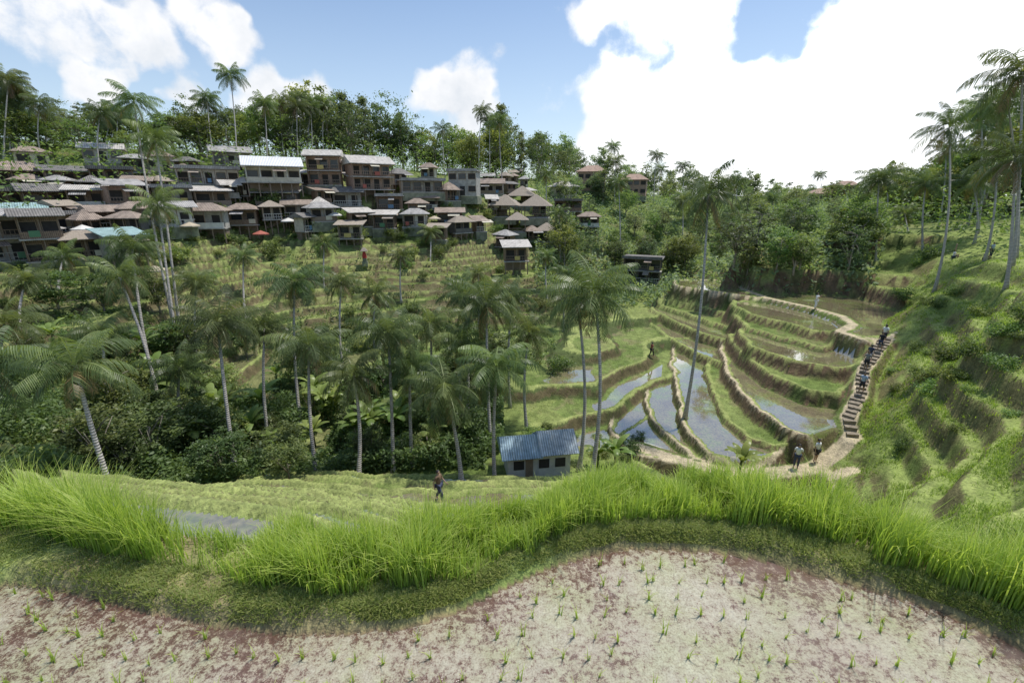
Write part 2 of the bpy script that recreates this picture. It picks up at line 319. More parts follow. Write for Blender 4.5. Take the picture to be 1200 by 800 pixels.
def pmat(name,c,rough=.8,nscale=3,var=.35,bump=.0,wave=None,metal=0):
    if name in _pm: return _pm[name]
    m,nt,o=newmat(name); b=N(nt,'ShaderNodeBsdfPrincipled'); b.inputs['Roughness'].default_value=rough; b.inputs['Metallic'].default_value=metal
    tc=N(nt,'ShaderNodeTexCoord'); n1=noise(nt,nscale,6,tc.outputs['Object'],.7)
    r=ramp(nt,n1.outputs[0],[(.3,tuple(x*(1-var) for x in c)),(.7,tuple(min(1,x*(1+var)) for x in c))]); cc=r.outputs[0]
    if wave:
        w=N(nt,'ShaderNodeTexWave'); w.bands_direction=wave[0]; w.inputs['Scale'].default_value=wave[1]; w.inputs['Distortion'].default_value=wave[2]; nt.links.new(tc.outputs['Object'],w.inputs[0])
        rw=ramp(nt,w.outputs['Fac'],[(.0,(.62,.62,.62)),(.6,(1.1,1.1,1.1))]); cc=mixc(nt,1.,cc,rw.outputs[0],'MULTIPLY')
        bp=N(nt,'ShaderNodeBump'); bp.inputs['Strength'].default_value=.6; bp.inputs['Distance'].default_value=.05; nt.links.new(w.outputs['Fac'],bp.inputs['Height']); nt.links.new(bp.outputs[0],b.inputs['Normal'])
    nt.links.new(cc,b.inputs['Base Color']); nt.links.new(b.outputs[0],o.inputs[0]); _pm[name]=m; return m
M_T=terrain_mat(); M_W=water_mat(); M_M=mud_mat()
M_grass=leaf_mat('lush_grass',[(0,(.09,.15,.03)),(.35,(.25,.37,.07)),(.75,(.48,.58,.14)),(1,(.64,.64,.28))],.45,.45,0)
M_sgrass=leaf_mat('short_grass',[(0,(.13,.19,.045)),(.5,(.27,.34,.095)),(1,(.48,.47,.22))],.42,.6,0)
M_palm=leaf_mat('palm_leaf',[(0,(.28,.2,.11)),(.12,(.22,.18,.08)),(.18,(.065,.095,.036)),(.6,(.135,.185,.07)),(1,(.27,.32,.13))],.34,.4,.25)
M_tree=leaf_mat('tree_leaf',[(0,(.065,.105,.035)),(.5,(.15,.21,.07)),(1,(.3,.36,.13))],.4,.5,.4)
M_haze=leaf_mat('haze_tinted_tree_leaf',[(0,(.10,.14,.075)),(.5,(.19,.245,.13)),(1,(.32,.37,.2))],.4,.6,.35)  # paler, greyer leaf green: distance haze painted into the foliage colour
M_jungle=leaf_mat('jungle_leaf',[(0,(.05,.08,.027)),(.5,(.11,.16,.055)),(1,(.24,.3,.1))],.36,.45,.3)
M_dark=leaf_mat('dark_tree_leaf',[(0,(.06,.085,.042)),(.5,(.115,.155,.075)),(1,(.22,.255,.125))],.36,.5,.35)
M_ban=leaf_mat('banana_leaf',[(0,(.1,.15,.04)),(.5,(.19,.27,.07)),(1,(.32,.39,.12))],.4,.35,.2)
M_trunk=pmat('palm_trunk_bark',(.5,.46,.41),.9,5,.35,wave=('Z',2.6,1.5))
M_bark=pmat('tree_bark',(.3,.26,.21),.9,6,.4)
# ---------------------------------------------------------------- mesh utils
def npmesh(name,V,Fc,mat=None,shade=None,colr=None,smooth=True):
    me=bpy.data.meshes.new(name); V=np.asarray(V,np.float32); Fc=np.asarray(Fc,np.int32); k=Fc.shape[1]
    me.vertices.add(len(V)); me.vertices.foreach_set('co',V.ravel()); me.loops.add(Fc.size); me.loops.foreach_set('vertex_index',Fc.ravel())
    me.polygons.add(len(Fc)); me.polygons.foreach_set('loop_start',np.arange(0,Fc.size,k,dtype=np.int32)); me.polygons.foreach_set('loop_total',np.full(len(Fc),k,np.int32))
    if smooth: me.polygons.foreach_set('use_smooth',np.ones(len(Fc),bool))
    if shade is not None:
        a=me.attributes.new('shade','FLOAT_COLOR','POINT'); c=np.ones((len(V),4),np.float32); c[:,:3]=np.asarray(shade)[:,None]; a.data.foreach_set('color',c.ravel())
    if colr is not None:
        a=me.attributes.new('Col','FLOAT_COLOR','POINT'); c=np.ones((len(V),4),np.float32); c[:,:3]=colr; a.data.foreach_set('color',c.ravel())
    me.update(); me.validate(); 
    if mat: me.materials.append(mat)
    return me
def obj(name,me,parent=None,loc=None,**props):
    o=bpy.data.objects.new(name,me); col.objects.link(o)
    if parent: o.parent=parent
    if loc is not None: o.location=loc
    for k,v in props.items(): o[k]=v
    return o
def empty(name,loc,rz=0,label='',category='',group=None):
    o=bpy.data.objects.new(name,None); col.objects.link(o); o.empty_display_size=.3; o.location=loc; o.rotation_euler=(0,0,rz); o['label']=label; o['category']=category
    if group: o['group']=group
    return o
class MB:
    def __init__(s): s.v=[]; s.f=[]
    def box(s,x0,x1,y0,y1,z0,z1):
        b=len(s.v); s.v+=[(x,y,z) for z in (z0,z1) for y in (y0,y1) for x in (x0,x1)]
        s.f+=[tuple(b+i for i in q) for q in ((0,2,3,1),(4,5,7,6),(0,1,5,4),(2,6,7,3),(0,4,6,2),(1,3,7,5))]; return s
    def poly(s,vs,fs):
        b=len(s.v); s.v+=vs; s.f+=[tuple(b+i for i in q) for q in fs]; return s
    def tube(s,pts,rad,k=8,cap=True):
        b=len(s.v); pts=[Vector(p) for p in pts]
        for i,p in enumerate(pts):
            t=(pts[min(i+1,len(pts)-1)]-pts[max(i-1,0)]).normalized(); a=t.orthogonal() if abs(t.z)<.95 else Vector((1,0,0)); 
            a=(a-t*a.dot(t)).normalized(); c=t.cross(a)
            for j in range(k):
                th=j*2*math.pi/k; s.v.append(tuple(p+(a*math.cos(th)+c*math.sin(th))*rad[i]))
        for i in range(len(pts)-1):
            for j in range(k): s.f.append((b+i*k+j,b+i*k+(j+1)%k,b+(i+1)*k+(j+1)%k,b+(i+1)*k+j))
        if cap: s.f.append(tuple(b+j for j in reversed(range(k)))); s.f.append(tuple(b+(len(pts)-1)*k+j for j in range(k)))
        return s
    def mesh(s,name,mat,smooth=False):
        me=bpy.data.meshes.new(name); me.from_pydata(s.v,[],s.f); me.materials.append(mat)
        if smooth:
            for p in me.polygons: p.use_smooth=True
        me.update(); return me
# ---------------------------------------------------------------- terrain mesh
NA=900; azs=np.radians(np.linspace(-72,72,NA))
rs=[.5]
while rs[-1]<3500: rs.append(rs[-1]*(1.012 if rs[-1]<18 else 1.0065 if rs[-1]<85 else 1.011 if rs[-1]<130 else 1.05))
rs=np.array(rs); NR=len(rs)
RR,AA=np.meshgrid(rs,azs,indexing='ij'); X=RR*np.sin(AA); Y=RR*np.cos(AA)
Z,wet,rim,path,bank,fg,flat=field(X.ravel(),Y.ravel())
Zg=Z.reshape(NR,NA)
P3=np.stack([X,Y,Zg],-1); gr=np.gradient(P3,axis=0); ga=np.gradient(P3,axis=1); nrm=np.cross(ga,gr); nrm/=np.linalg.norm(nrm,axis=-1,keepdims=True)+1e-9
nz=np.abs(nrm[...,2]).ravel(); x=X.ravel(); y=Y.ravel(); rr=RR.ravel(); az_=AA.ravel()
g1=fbm(x/5,y/5,41); g2=fbm(x/1.3,y/1.3,52)
def lerp(a,b,t): return a*(1-t[:,None])+b*t[:,None]
def cst(*v): return np.tile(np.array(v),(len(x),1))
c=cst(.13,.185,.052); c=lerp(c,cst(.2,.25,.085),ss(.4,.65,g1)); c=lerp(c,cst(.22,.19,.115),ss(.55,.75,g2)*.6)
c=lerp(c,cst(.18,.155,.1),ss(.55,.75,flat)*.7); c=lerp(c,cst(.24,.28,.1),ss(.25,.12,flat)*(flat>.02)*.6)
c=lerp(c,cst(.27,.34,.105),ss(.66,.74,az_)*ss(12,16,rr)*(1-ss(80,100,rr))*.75)
kb=np.clip(np.where(nz<.75,1,0)*ss(.32,.5,g2*.6+g1*.4),0,1)
kb=np.where((az_>.42)&(az_<.74)&(bank>.5),np.clip(kb*1.3,0,1),kb*.65)
c=lerp(c,cst(.065,.09,.034),np.where((bank>.9),.75,np.where(bank>.5,.15,0.)))
c=lerp(c,cst(.16,.115,.078),kb)
c=lerp(c,cst(.3,.35,.13),np.clip(rim,0,1)*.8*(rr>8)); c=lerp(c,cst(.52,.44,.34),path*ss(.05,.25,g2)*.9)
c=np.where((fg>.3)[:,None],lerp(cst(.2,.26,.085),cst(.26,.23,.13),ss(.45,.65,g2)),c)
edge=.09*np.exp(-(Rf(az_)-rr)/.18)+.03*ss(-.1,-.8,az_)
c=np.where((fg>.9)[:,None],np.stack([edge]*3,1),c)
idx=np.arange(NR*NA).reshape(NR,NA); quads=np.stack([idx[:-1,:-1],idx[:-1,1:],idx[1:,1:],idx[1:,:-1]],-1).reshape(-1,4)
wq=wet[quads].min(1)>.5; fq=(fg[quads].min(1)>.9); pq=(path[quads].mean(1)>.6)&~wq
V=P3.reshape(-1,3)
def sub(qm,name,mat,cc):
    q=quads[qm]; u_,inv=np.unique(q,return_inverse=True); me=npmesh(name,V[u_],inv.reshape(-1,4),mat,colr=cc[u_]); o=obj(name,me); o['kind']='structure'; return o
ct=np.where((fg>.9)[:,None],cst(.2,.15,.1),c)
sub(~wq&~fq&~pq,'terrain',M_T,ct); sub(wq,'water',M_W,ct); sub(fq,'paddy_mud',M_M,c); sub(pq,'path',M_T,ct)
# ---------------------------------------------------------------- blades
def blades(Pb,h,w,bend,az,sh0,sh1,seg=4):
    n_=len(Pb); t=np.linspace(0,1,seg+1); dx=np.cos(az);dy=np.sin(az)
    V_=np.zeros((n_,seg+1,2,3)); S=np.zeros((n_,seg+1,2))
    for i,tt in enumerate(t):
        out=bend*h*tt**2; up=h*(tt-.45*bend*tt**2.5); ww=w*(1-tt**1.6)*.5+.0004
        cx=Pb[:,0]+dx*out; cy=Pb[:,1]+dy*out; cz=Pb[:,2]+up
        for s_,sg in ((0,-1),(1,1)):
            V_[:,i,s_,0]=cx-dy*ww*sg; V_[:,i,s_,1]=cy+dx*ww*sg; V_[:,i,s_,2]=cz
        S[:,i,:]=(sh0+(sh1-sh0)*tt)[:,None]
    b=np.arange(n_)[:,None]*(seg+1)*2; q=[]
    for i in range(seg): q.append(np.stack([b[:,0]+2*i,b[:,0]+2*i+1,b[:,0]+2*i+3,b[:,0]+2*i+2],1))
    return V_.reshape(-1,3),np.concatenate(q),np.clip(S.reshape(-1),0,1)
n_=42000; a=np.radians(rng.uniform(-62,60,n_)); ro=Rm(a)
wob=.2*(fbm(a*20,a*0+9,5)-.5)
off=rng.uniform(0,1,n_)**.9*(.75); rad=ro+off+wob
px=np.sin(a)*rad; py=np.cos(a)*rad; pz=H(px,py)
dens=.25+1.25*(fbm(px*3.5,py*3.5,17)); keep=rng.uniform(0,1,n_)<dens
gap=np.exp(-((np.degrees(a)+41)/3.)**2); keep&=rng.uniform(0,1,n_)>gap*.8
px,py,pz,a,off=px[keep],py[keep],pz[keep],a[keep],off[keep]; n_=len(px); ad=np.degrees(a)
tuftn=fbm(px*3.2,py*3.2,19)
hh=(.12+.43*ss(.25,.75,tuftn)+rng.normal(0,.06,n_))*(1.05-.5*off)*np.interp(ad,[-60,-50,-44,-41,-36,-30,-12,0,10,25,42,60],[1.35,1.35,1.,.45,.62,.86,.86,.68,.7,.76,.95,1.05])
hh=np.clip(hh,.06,.7)
cn=fbm(px*4,py*4,77)*14
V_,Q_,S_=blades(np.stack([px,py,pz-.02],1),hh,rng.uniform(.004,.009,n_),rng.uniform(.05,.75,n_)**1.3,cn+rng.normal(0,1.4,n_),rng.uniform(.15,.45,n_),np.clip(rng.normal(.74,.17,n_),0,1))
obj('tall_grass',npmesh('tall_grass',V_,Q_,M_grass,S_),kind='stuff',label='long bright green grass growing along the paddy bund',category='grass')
n_=120000; a=np.radians(rng.uniform(-68,66,n_)); t=rng.uniform(-.1,1.1,n_); rad=Rf(a)+.05+(Rm(a)-Rf(a))*t; px=np.sin(a)*rad;py=np.cos(a)*rad;pz=H(px,py)
keep=fbm(px*5,py*5,4)+rng.normal(0,.12,n_)-np.where(t<.1,(.1-t)*.9,0)>.37; px,py,pz=px[keep],py[keep],pz[keep]; n_=len(px)
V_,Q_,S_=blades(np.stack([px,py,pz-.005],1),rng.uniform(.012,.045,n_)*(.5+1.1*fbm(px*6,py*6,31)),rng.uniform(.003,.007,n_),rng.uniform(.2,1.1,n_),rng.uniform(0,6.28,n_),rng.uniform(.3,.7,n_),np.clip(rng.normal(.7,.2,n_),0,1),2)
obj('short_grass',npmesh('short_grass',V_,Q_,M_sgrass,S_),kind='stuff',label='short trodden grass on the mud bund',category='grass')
def tufts(name,amin,amax,rmin,rmax,n_,hs,mat,sh=.5,lab='',onbank=.45):
    a=rng.uniform(amin,amax,n_); rad=np.exp(rng.uniform(math.log(rmin),math.log(rmax),n_)); px=np.sin(a)*rad;py=np.cos(a)*rad
    z_,w_,ri,pa,ba,fg_,fl_=field(px,py); k=(w_<.5)&(pa<.5)&(fbm(px/2,py/2,90)+rng.normal(0,.08,n_)>.45)&(rng.uniform(0,1,n_)>ba*onbank)&(rng.uniform(0,1,n_)>ri*.7)
    px,py,z_,rad=px[k],py[k],z_[k],rad[k]; m=3
    px=np.repeat(px,m)+rng.normal(0,.07,len(px)*m);py=np.repeat(py,m)+rng.normal(0,.07,len(py)*m);z_=np.repeat(z_,m);n2=len(px); sc=np.repeat(rad,m)/30
    big=fbm(px/4,py/4,55)
    V_,Q_,S_=blades(np.stack([px,py,z_-.05],1),rng.uniform(hs[0],hs[1],n2)*(.5+big),rng.uniform(.02,.04,n2)*np.clip(sc,.5,1.5),rng.uniform(.2,1.,n2),rng.uniform(0,6.28,n2),rng.uniform(.15,.45,n2),np.clip(rng.normal(sh,.2,n2)+(big-.5)*.8,0,1),2)
    obj(name,npmesh(name,V_,Q_,mat,S_),kind='stuff',label=lab,category='grass')
tufts('hillside_grass',-.9,.70,24,85,45000,(.06,.22),M_sgrass,.35,'rough green grass on terrace banks and slopes',.5)
tufts('hillside_grass',-.9,.75,5,24,14000,(.05,.16),M_sgrass,.3,'rough green grass on the near terrace bunds',.3)
tufts('hillside_grass',.70,1.1,12,75,90000,(.12,.34),M_grass,.42,'thick grass on the steep hill slope',.75)
sv=[];ssd=[]
for vi in range(4):
    k=8; b0=np.zeros((k,3)); b0[:,:2]=rng.normal(0,.006,(k,2))
    V_,Q_,S_=blades(b0,rng.uniform(.045,.11,k),rng.uniform(.004,.0075,k),rng.uniform(.1,.65,k),rng.uniform(0,6.28,k),np.full(k,.45),rng.uniform(.65,.9,k),3)
    sv.append((V_,Q_,S_)); ssd.append(npmesh('rice_seedling',V_,Q_,M_grass,S_))
pts=[]
for i in range(-70,70):
    for j in range(0,46):
        xx=i*.145+(j%2)*.05+random.gauss(0,.024); yy=.5+j*.14+random.gauss(0,.024)
        aa_=math.atan2(xx,yy); r_=math.hypot(xx,yy); d=yy*CP+CZ*SP; upc=yy*SP-CZ*CP
        if r_<float(Rf(np.array(aa_)))-.1 and abs(xx/d*F)<620 and upc/d*F>-415 and random.random()>.14: pts.append((r_,xx,yy))
pts.sort()
zz=H(np.array([p[1] for p in pts]),np.array([p[2] for p in pts]))
rest=[]
for i,(r_,xx,yy) in enumerate(pts):
    sc=random.uniform(.65,1.15)
    if i<300:
        o=obj('rice_seedling',ssd[i%4],loc=(xx,yy,zz[i]-.004)); o.rotation_euler=(0,0,random.random()*6.28); o.scale=(sc,)*3
        o['label']='small green rice seedling planted in wet mud'; o['category']='rice plant'; o['group']='rice seedlings planted in the muddy paddy'
    else: rest.append((xx,yy,zz[i],sc))
if rest:
    A_=[];B_=[];S2=[];o_=0
    for i,(xx,yy,z_,sc) in enumerate(rest):
        V_,Q_,S_=sv[i%4]; th=i*1.7; R_=np.array([[math.cos(th),math.sin(th),0],[-math.sin(th),math.cos(th),0],[0,0,1]])
        A_.append((V_@R_)*sc+np.array([xx,yy,z_])); B_.append(Q_+o_); S2.append(S_); o_+=len(V_)
    obj('rice_seedlings',npmesh('rice_seedlings',np.concatenate(A_),np.concatenate(B_),M_grass,np.concatenate(S2)),kind='stuff',label='rows of small rice seedlings in wet mud',category='rice plant')
# ---------------------------------------------------------------- palms
def palm_crown(seed,R=3.2,nf=22,dead=3):
    rd=random.Random(seed); V_=[];F_=[];S_=[]
    def quad(a,b,c_,d_,s,s2=None):
        i=len(V_); V_.extend([a,b,c_,d_]); F_.append((i,i+1,i+2,i+3)); S_.extend([s,s,s if s2 is None else s2,s if s2 is None else s2])
    for f in range(nf+dead):
        az=f*2.399+rd.uniform(-.3,.3); q=f/nf
        if f<nf: e0=math.radians(80-q*110+rd.uniform(-8,8)); dr=math.radians(66+rd.uniform(-10,40)); L=R*rd.uniform(.85,1.15); bs=rd.uniform(.35,.9)-.25*q
        else: e0=math.radians(-40+rd.uniform(-15,10)); dr=math.radians(45); L=R*rd.uniform(.6,.85); bs=.05
        ca_,sa=math.cos(az),math.sin(az); st=34; p=Vector((0,0,0)); prev=None; twist=rd.uniform(-.5,.5)
        lat=Vector((-sa,ca_,0))
        for i in range(st+1):
            s=i/st; e=e0-dr*s**1.25; d=Vector((ca_*math.cos(e),sa*math.cos(e),math.sin(e)))
            wv=.035*(1-s)+.008
            cur=(p-lat*wv,p+lat*wv)
            if prev: quad(prev[0],prev[1],cur[1],cur[0],min(1,bs+.3))
            prev=cur
            if s>.1:
                prof_=math.sin(math.pi*min(1,(s*.86+.1)))**.55; ll=.3*L*prof_*rd.uniform(.8,1.1)
                for sg in (-1,1):
                    if rd.random()<.05: continue
                    ld=(lat*sg*math.cos(twist)+d*.55+Vector((0,0,-.25-.4*rd.random()-.35*s))).normalized()
                    m_=p+ld*ll*.5; tp=p+ld*ll*.92+Vector((0,0,-ll*.36)); w_=d*.033*(R/3.2)
                    sh=max(0,min(1,bs+rd.uniform(-.15,.15)))
                    quad(p-w_*.6,p+w_*.6,m_+w_,m_-w_,sh); quad(m_-w_,m_+w_,tp+w_*.15,tp-w_*.15,sh,min(1,sh+.1))
            p=p+d*(L/st)
    for i in range(7):
        az=rd.random()*6.28; cx,cy,cz=.25*math.cos(az),.25*math.sin(az),-.3-.15*rd.random(); r_=.12
        b=len(V_); ring=[Vector((cx,cy,cz+r_))]+[Vector((cx+r_*math.cos(k*1.047),cy+r_*math.sin(k*1.047),cz)) for k in range(6)]+[Vector((cx,cy,cz-r_*1.2))]
        V_.extend(ring); S_.extend([.75]*8)
        for k in range(3): F_.append((b,b+1+2*k,b+2+2*k,b+1+(2*k+2)%6)); F_.append((b+7,b+1+(2*k+2)%6,b+2+2*k,b+1+2*k))
    return npmesh('crown',np.array([tuple(v) for v in V_]),np.array(F_),M_palm,np.array(S_),smooth=False)
CR=[palm_crown(s,3.2,nf,dd) for s,nf,dd in ((1,21,3),(2,24,2),(3,18,4),(4,22,3),(5,20,2),(6,16,3))]
def palm(u,v,ub,vb,d,R,label=None,toff=.13):
    b=W(ub,vb,d); top=W(u,v,d*random.uniform(.99,1.02)); gz=H(b[0],b[1])[0]
    if top[2]-gz<3: gz=top[2]-3
    e=empty('palm_tree',(b[0],b[1],gz),0,label or 'tall coconut palm with slender grey trunk and drooping fronds','palm tree','coconut palms in the valley')
    T=Vector((top[0]-b[0],top[1]-b[1],top[2]-gz)); L=T.z; k=14; pts_=[];rad=[]
    cv=Vector((random.uniform(-.4,.4),random.uniform(-.4,.4),0))*min(1,L/10)
    for i in range(k+1):
        s=i/k; pts_.append(Vector((T.x*s**1.4,T.y*s**1.4,-.3*(1-s)+T.z*s))+cv*math.sin(s*math.pi)); rad.append((toff*(1-s*.42)+.12*math.exp(-s*14))*(1 if R>2 else .7))
    obj('trunk',MB().tube(pts_,rad,9).mesh('trunk',M_trunk,True),e)
    o=obj('crown',random.choice(CR),e,(T.x,T.y,T.z)); s=R/3.2; o.scale=(s*random.uniform(.93,1.07),s,s*random.uniform(.9,1.1)); o.rotation_euler=(random.uniform(-.15,.15),random.uniform(-.15,.15),random.random()*6.28)
PL=[(88,428,122,545,20,2.6),(255,378,277,560,28,2.8),(362,405,372,560,28,2.6),(455,390,460,545,29,2.7),(345,330,350,480,36,2.9),(570,355,575,510,33,3.1),
(582,430,580,540,27,3.0),(697,345,692,558,27,3.5),(676,350,679,530,30,2.7),(830,228,812,415,36,3.5),(415,440,418,545,27,2.3),(157,120,185,300,46,2.8),(182,165,195,320,45,2.7),
(185,240,200,375,41,2.7),(155,292,178,440,37,2.6),(140,325,185,470,34,2.6),(270,88,275,180,88,3.4),(243,115,250,180,92,3.2),(47,122,47,180,80,3.2),(522,455,540,545,26,2.8),
(640,205,640,250,105,3.2),(722,188,722,230,120,3.2),(770,182,768,220,130,3),(1112,150,1105,305,50,3.8),(1198,85,1200,270,40,4.4),(1030,210,1030,290,62,3.4),(1168,190,1162,280,50,3.4),
(1150,130,1150,260,58,3.5),(-20,430,-10,530,21,2.7),(940,262,940,300,80,2.6),(310,228,312,290,76,2.6),(505,272,505,320,75,2.6),(348,125,350,190,100,3.4),(380,122,380,190,105,3.2),
(1190,185,1195,290,38,3.5),(1085,215,1080,300,60,3.),(640,300,642,350,70,2.4),(560,320,560,380,60,2.4),(10,95,5,190,78,3.6),(118,132,118,200,75,3),(470,300,470,350,66,2.3),(725,215,730,260,90,2.8),(5,380,0,470,30,2.5),
(585,142,590,215,110,3.6),(865,215,862,250,120,3),(1180,118,1195,290,46,3.7),(310,122,312,185,95,3.2),(545,345,548,470,38,2.6),(600,350,598,470,40,2.6),(400,330,402,430,48,2.5),(505,380,507,500,35,2.5),(230,330,232,430,44,2.5),(310,385,312,500,33,2.4),(620,390,618,490,36,2.4),(30,330,35,420,40,2.5),(655,250,657,300,86,2.6),(800,235,800,275,110,2.8),(905,232,905,262,125,3),(1060,250,1060,300,66,2.6),
(285,300,288,370,58,2.5),(440,345,442,430,46,2.5),(480,430,482,530,30,2.3),(210,430,212,520,30,2.2),(540,400,542,500,34,2.5),(380,285,380,340,66,2.4),(75,300,80,380,48,2.5),(660,320,660,400,60,2.4),(120,390,125,470,33,2.3),(1140,215,1140,290,56,3)]
for p in PL: palm(*p)
prof=np.array([(0,98),(60,118),(110,118),(150,124),(230,114),(300,110),(350,102),(420,98),(470,112),(500,142),(540,146),(590,120),(620,142),(660,145),(700,168),(760,184),(820,190),(880,198),(950,208),(1000,206),(1040,184),(1100,166),(1150,136),(1200,102),(1260,90)],float)
for i in range(26):
    u_=random.uniform(0,660) if i<17 else random.uniform(690,1180); v_=np.interp(u_,prof[:,0],prof[:,1])+random.uniform(-4,26)
    d_=np.interp(u_,[0,300,600,800,950,1050,1200],[80,98,125,160,170,80,62]); palm(u_,v_,u_+random.uniform(-6,6),v_+60,d_,random.uniform(2.8,3.8),'coconut palm rising above the ridge tree line')
# ---------------------------------------------------------------- leafy trees
def leaves(P,S,size,shade,up=.5):
    n_=len(P); nn=rng.normal(0,1,(n_,3)); nn[:,2]=np.abs(nn[:,2])+up; nn/=np.linalg.norm(nn,axis=1,keepdims=True)
    t=np.cross(nn,rng.normal(0,1,(n_,3))); t/=np.linalg.norm(t,axis=1,keepdims=True)+1e-9; b=np.cross(nn,t)
    s=(size*rng.uniform(.6,1.3,n_))[:,None]
    V_=np.stack([P-t*s*.5,P+b*s*.22-t*s*.05,P+t*s*.5-nn*s*.1,P-b*s*.22-t*s*.05],1).reshape(-1,3)
    Q=np.arange(n_*4).reshape(-1,4); return V_,Q,np.repeat(np.clip(shade,0,1),4)
def crown(seed,rx,rz,cz,ncl,nl,size,mat,shape='round',cr=.8):
    global rng; old=rng; rng=np.random.default_rng(seed); Pp=[];Sh=[]
    for i in range(ncl):
        if shape=='col': t=rng.uniform(0,1); z_=cz-rz+2*rz*t; rad=rx*(1-t)**.55*(.5+.5*min(1,t*6))*rng.uniform(.4,1.); a=rng.uniform(0,6.28); c_=np.array([rad*math.cos(a),rad*math.sin(a),z_])
        else:
            v=rng.normal(0,1,3); v/=np.linalg.norm(v); v*=rng.uniform(.3,1.12)**.6; c_=np.array([v[0]*rx,v[1]*rx,cz+v[2]*rz])
        k=int(nl*rng.uniform(.4,1.4)); r_=cr*rng.uniform(.5,1.4); p=rng.normal(0,1,(k,3))*np.array([r_,r_,r_*.55])*.55+c_
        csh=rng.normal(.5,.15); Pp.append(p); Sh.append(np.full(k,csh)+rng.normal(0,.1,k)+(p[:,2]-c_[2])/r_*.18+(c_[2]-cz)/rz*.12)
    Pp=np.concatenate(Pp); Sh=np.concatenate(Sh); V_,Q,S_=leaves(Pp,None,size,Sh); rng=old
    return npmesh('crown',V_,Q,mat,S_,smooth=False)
def trunkm(seed,h,r,rx,rz,cz):
    rd=random.Random(seed); mb=MB(); pts_=[Vector((rd.uniform(-.1,.1)*i*.5,rd.uniform(-.1,.1)*i*.5,h*i/5-.3)) for i in range(6)]; mb.tube(pts_,[r*(1-.13*i) for i in range(6)],8)
    for i in range(9):
        a=rd.random()*6.28; b=pts_[rd.choice((1,2,3,4,5))]; e=Vector((math.cos(a)*rx*.75,math.sin(a)*rx*.75,cz+rd.uniform(-.6,.7)*rz)); m_=(b+e)/2+Vector((0,0,.3)); mb.tube([b,m_,e],[r*.45,r*.28,r*.08],6)
    return mb.mesh('trunk',M_bark,True)
TV=[]
for i,(rx,rz,cz,nc,nl,sz,mat,shp,h,cr_) in enumerate([
 (2.8,3.0,4.7,64,60,.40,M_tree,'round',5.5,.9),(2.2,3.4,4.4,62,60,.38,M_tree,'round',5.2,.8),(3.3,2.5,5.2,62,60,.40,M_tree,'round',6,.9),
 (1.5,3.6,4.4,60,60,.34,M_dark,'col',6.5,.6),(1.9,3.5,4.5,60,60,.36,M_dark,'col',6.5,.7),(2.6,3.1,4.7,54,60,.34,M_dark,'round',6,.8),
 (2.1,3.2,4.5,32,55,.34,M_tree,'round',6,.65),(2.4,3.4,4.4,40,60,.34,M_dark,'round',6.4,.6),
 (2.9,2.9,4.4,70,55,.42,M_jungle,'round',5.5,.8),(2.3,3.2,4.2,66,55,.36,M_jungle,'round',5.2,.7),
 (2.8,3.0,4.6,60,55,.42,M_haze,'round',5.5,.85),(2.2,3.4,4.4,50,55,.40,M_haze,'round',5.2,.7)]):
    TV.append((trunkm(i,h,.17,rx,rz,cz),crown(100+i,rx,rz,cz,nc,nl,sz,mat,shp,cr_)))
NT=[0]
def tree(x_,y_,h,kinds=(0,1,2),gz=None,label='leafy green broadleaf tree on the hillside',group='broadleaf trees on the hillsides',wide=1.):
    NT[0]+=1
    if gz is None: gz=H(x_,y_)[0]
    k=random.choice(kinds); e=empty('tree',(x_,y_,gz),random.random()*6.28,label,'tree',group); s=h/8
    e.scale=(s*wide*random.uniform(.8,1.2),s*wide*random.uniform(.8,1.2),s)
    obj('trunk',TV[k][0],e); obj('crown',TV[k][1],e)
dr_=np.array([(0,86),(150,92),(300,106),(600,145),(800,185),(950,215),(1000,140),(1060,92),(1260,72)],float)
u=-60.
while u<1260:
    for layer in range(2):
        uu=u+random.uniform(-10,10); d=np.interp(uu,dr_[:,0],dr_[:,1])*(1+.09*layer-.04)*random.uniform(.95,1.06); vt=np.interp(uu,prof[:,0],prof[:,1])+abs(random.gauss(0,14))+(12 if not layer else 2)
        g=W(uu,np.interp(uu,[0,600,1000,1200],[190,225,238,255]),d); gz=H(g[0],g[1])[0]; tp=W(uu,vt,d)
        h=max(5,min(21,tp[2]-gz)); dark=(330<uu<490) or (560<uu<625); far=650<uu<1020
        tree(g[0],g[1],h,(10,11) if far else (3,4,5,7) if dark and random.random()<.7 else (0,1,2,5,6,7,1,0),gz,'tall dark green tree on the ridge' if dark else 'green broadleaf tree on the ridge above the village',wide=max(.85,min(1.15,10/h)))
    u+=15.5
uv=[(random.uniform(640,1010),random.uniform(232,325)) for _ in range(66)]+[(random.uniform(1000,1200),random.uniform(225,262)) for _ in range(8)]
hp,hd=hits(uv,60,320)
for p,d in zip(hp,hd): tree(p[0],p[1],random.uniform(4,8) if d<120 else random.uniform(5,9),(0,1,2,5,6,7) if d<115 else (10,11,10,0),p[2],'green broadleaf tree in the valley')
uv=[(random.uniform(110,590),random.uniform(405,560)) for _ in range(52)]+[(random.uniform(0,220),random.uniform(320,500)) for _ in range(8)]
hp,hd=hits(uv,22,90)
for p,d in zip(hp,hd):
    if math.hypot(p[0]-1.2,p[1]-26.5)<4.5: continue
    tree(p[0],p[1],random.uniform(2.5,4.6),(8,9,8,9,0,6),p[2],'dense dark green tree in the valley jungle',wide=1.25)
bxy=np.array([W(b[0],b[1],b[2])[:2] for b in BL+GZ])
uv=[(random.uniform(-10,700),0) for _ in range(70)]; uv=[(u_,np.interp(u_,[0,200,450,700],[250,245,250,262])+random.uniform(-40,30)) for u_,_ in uv]
hp,hd=hits(uv,40,160)
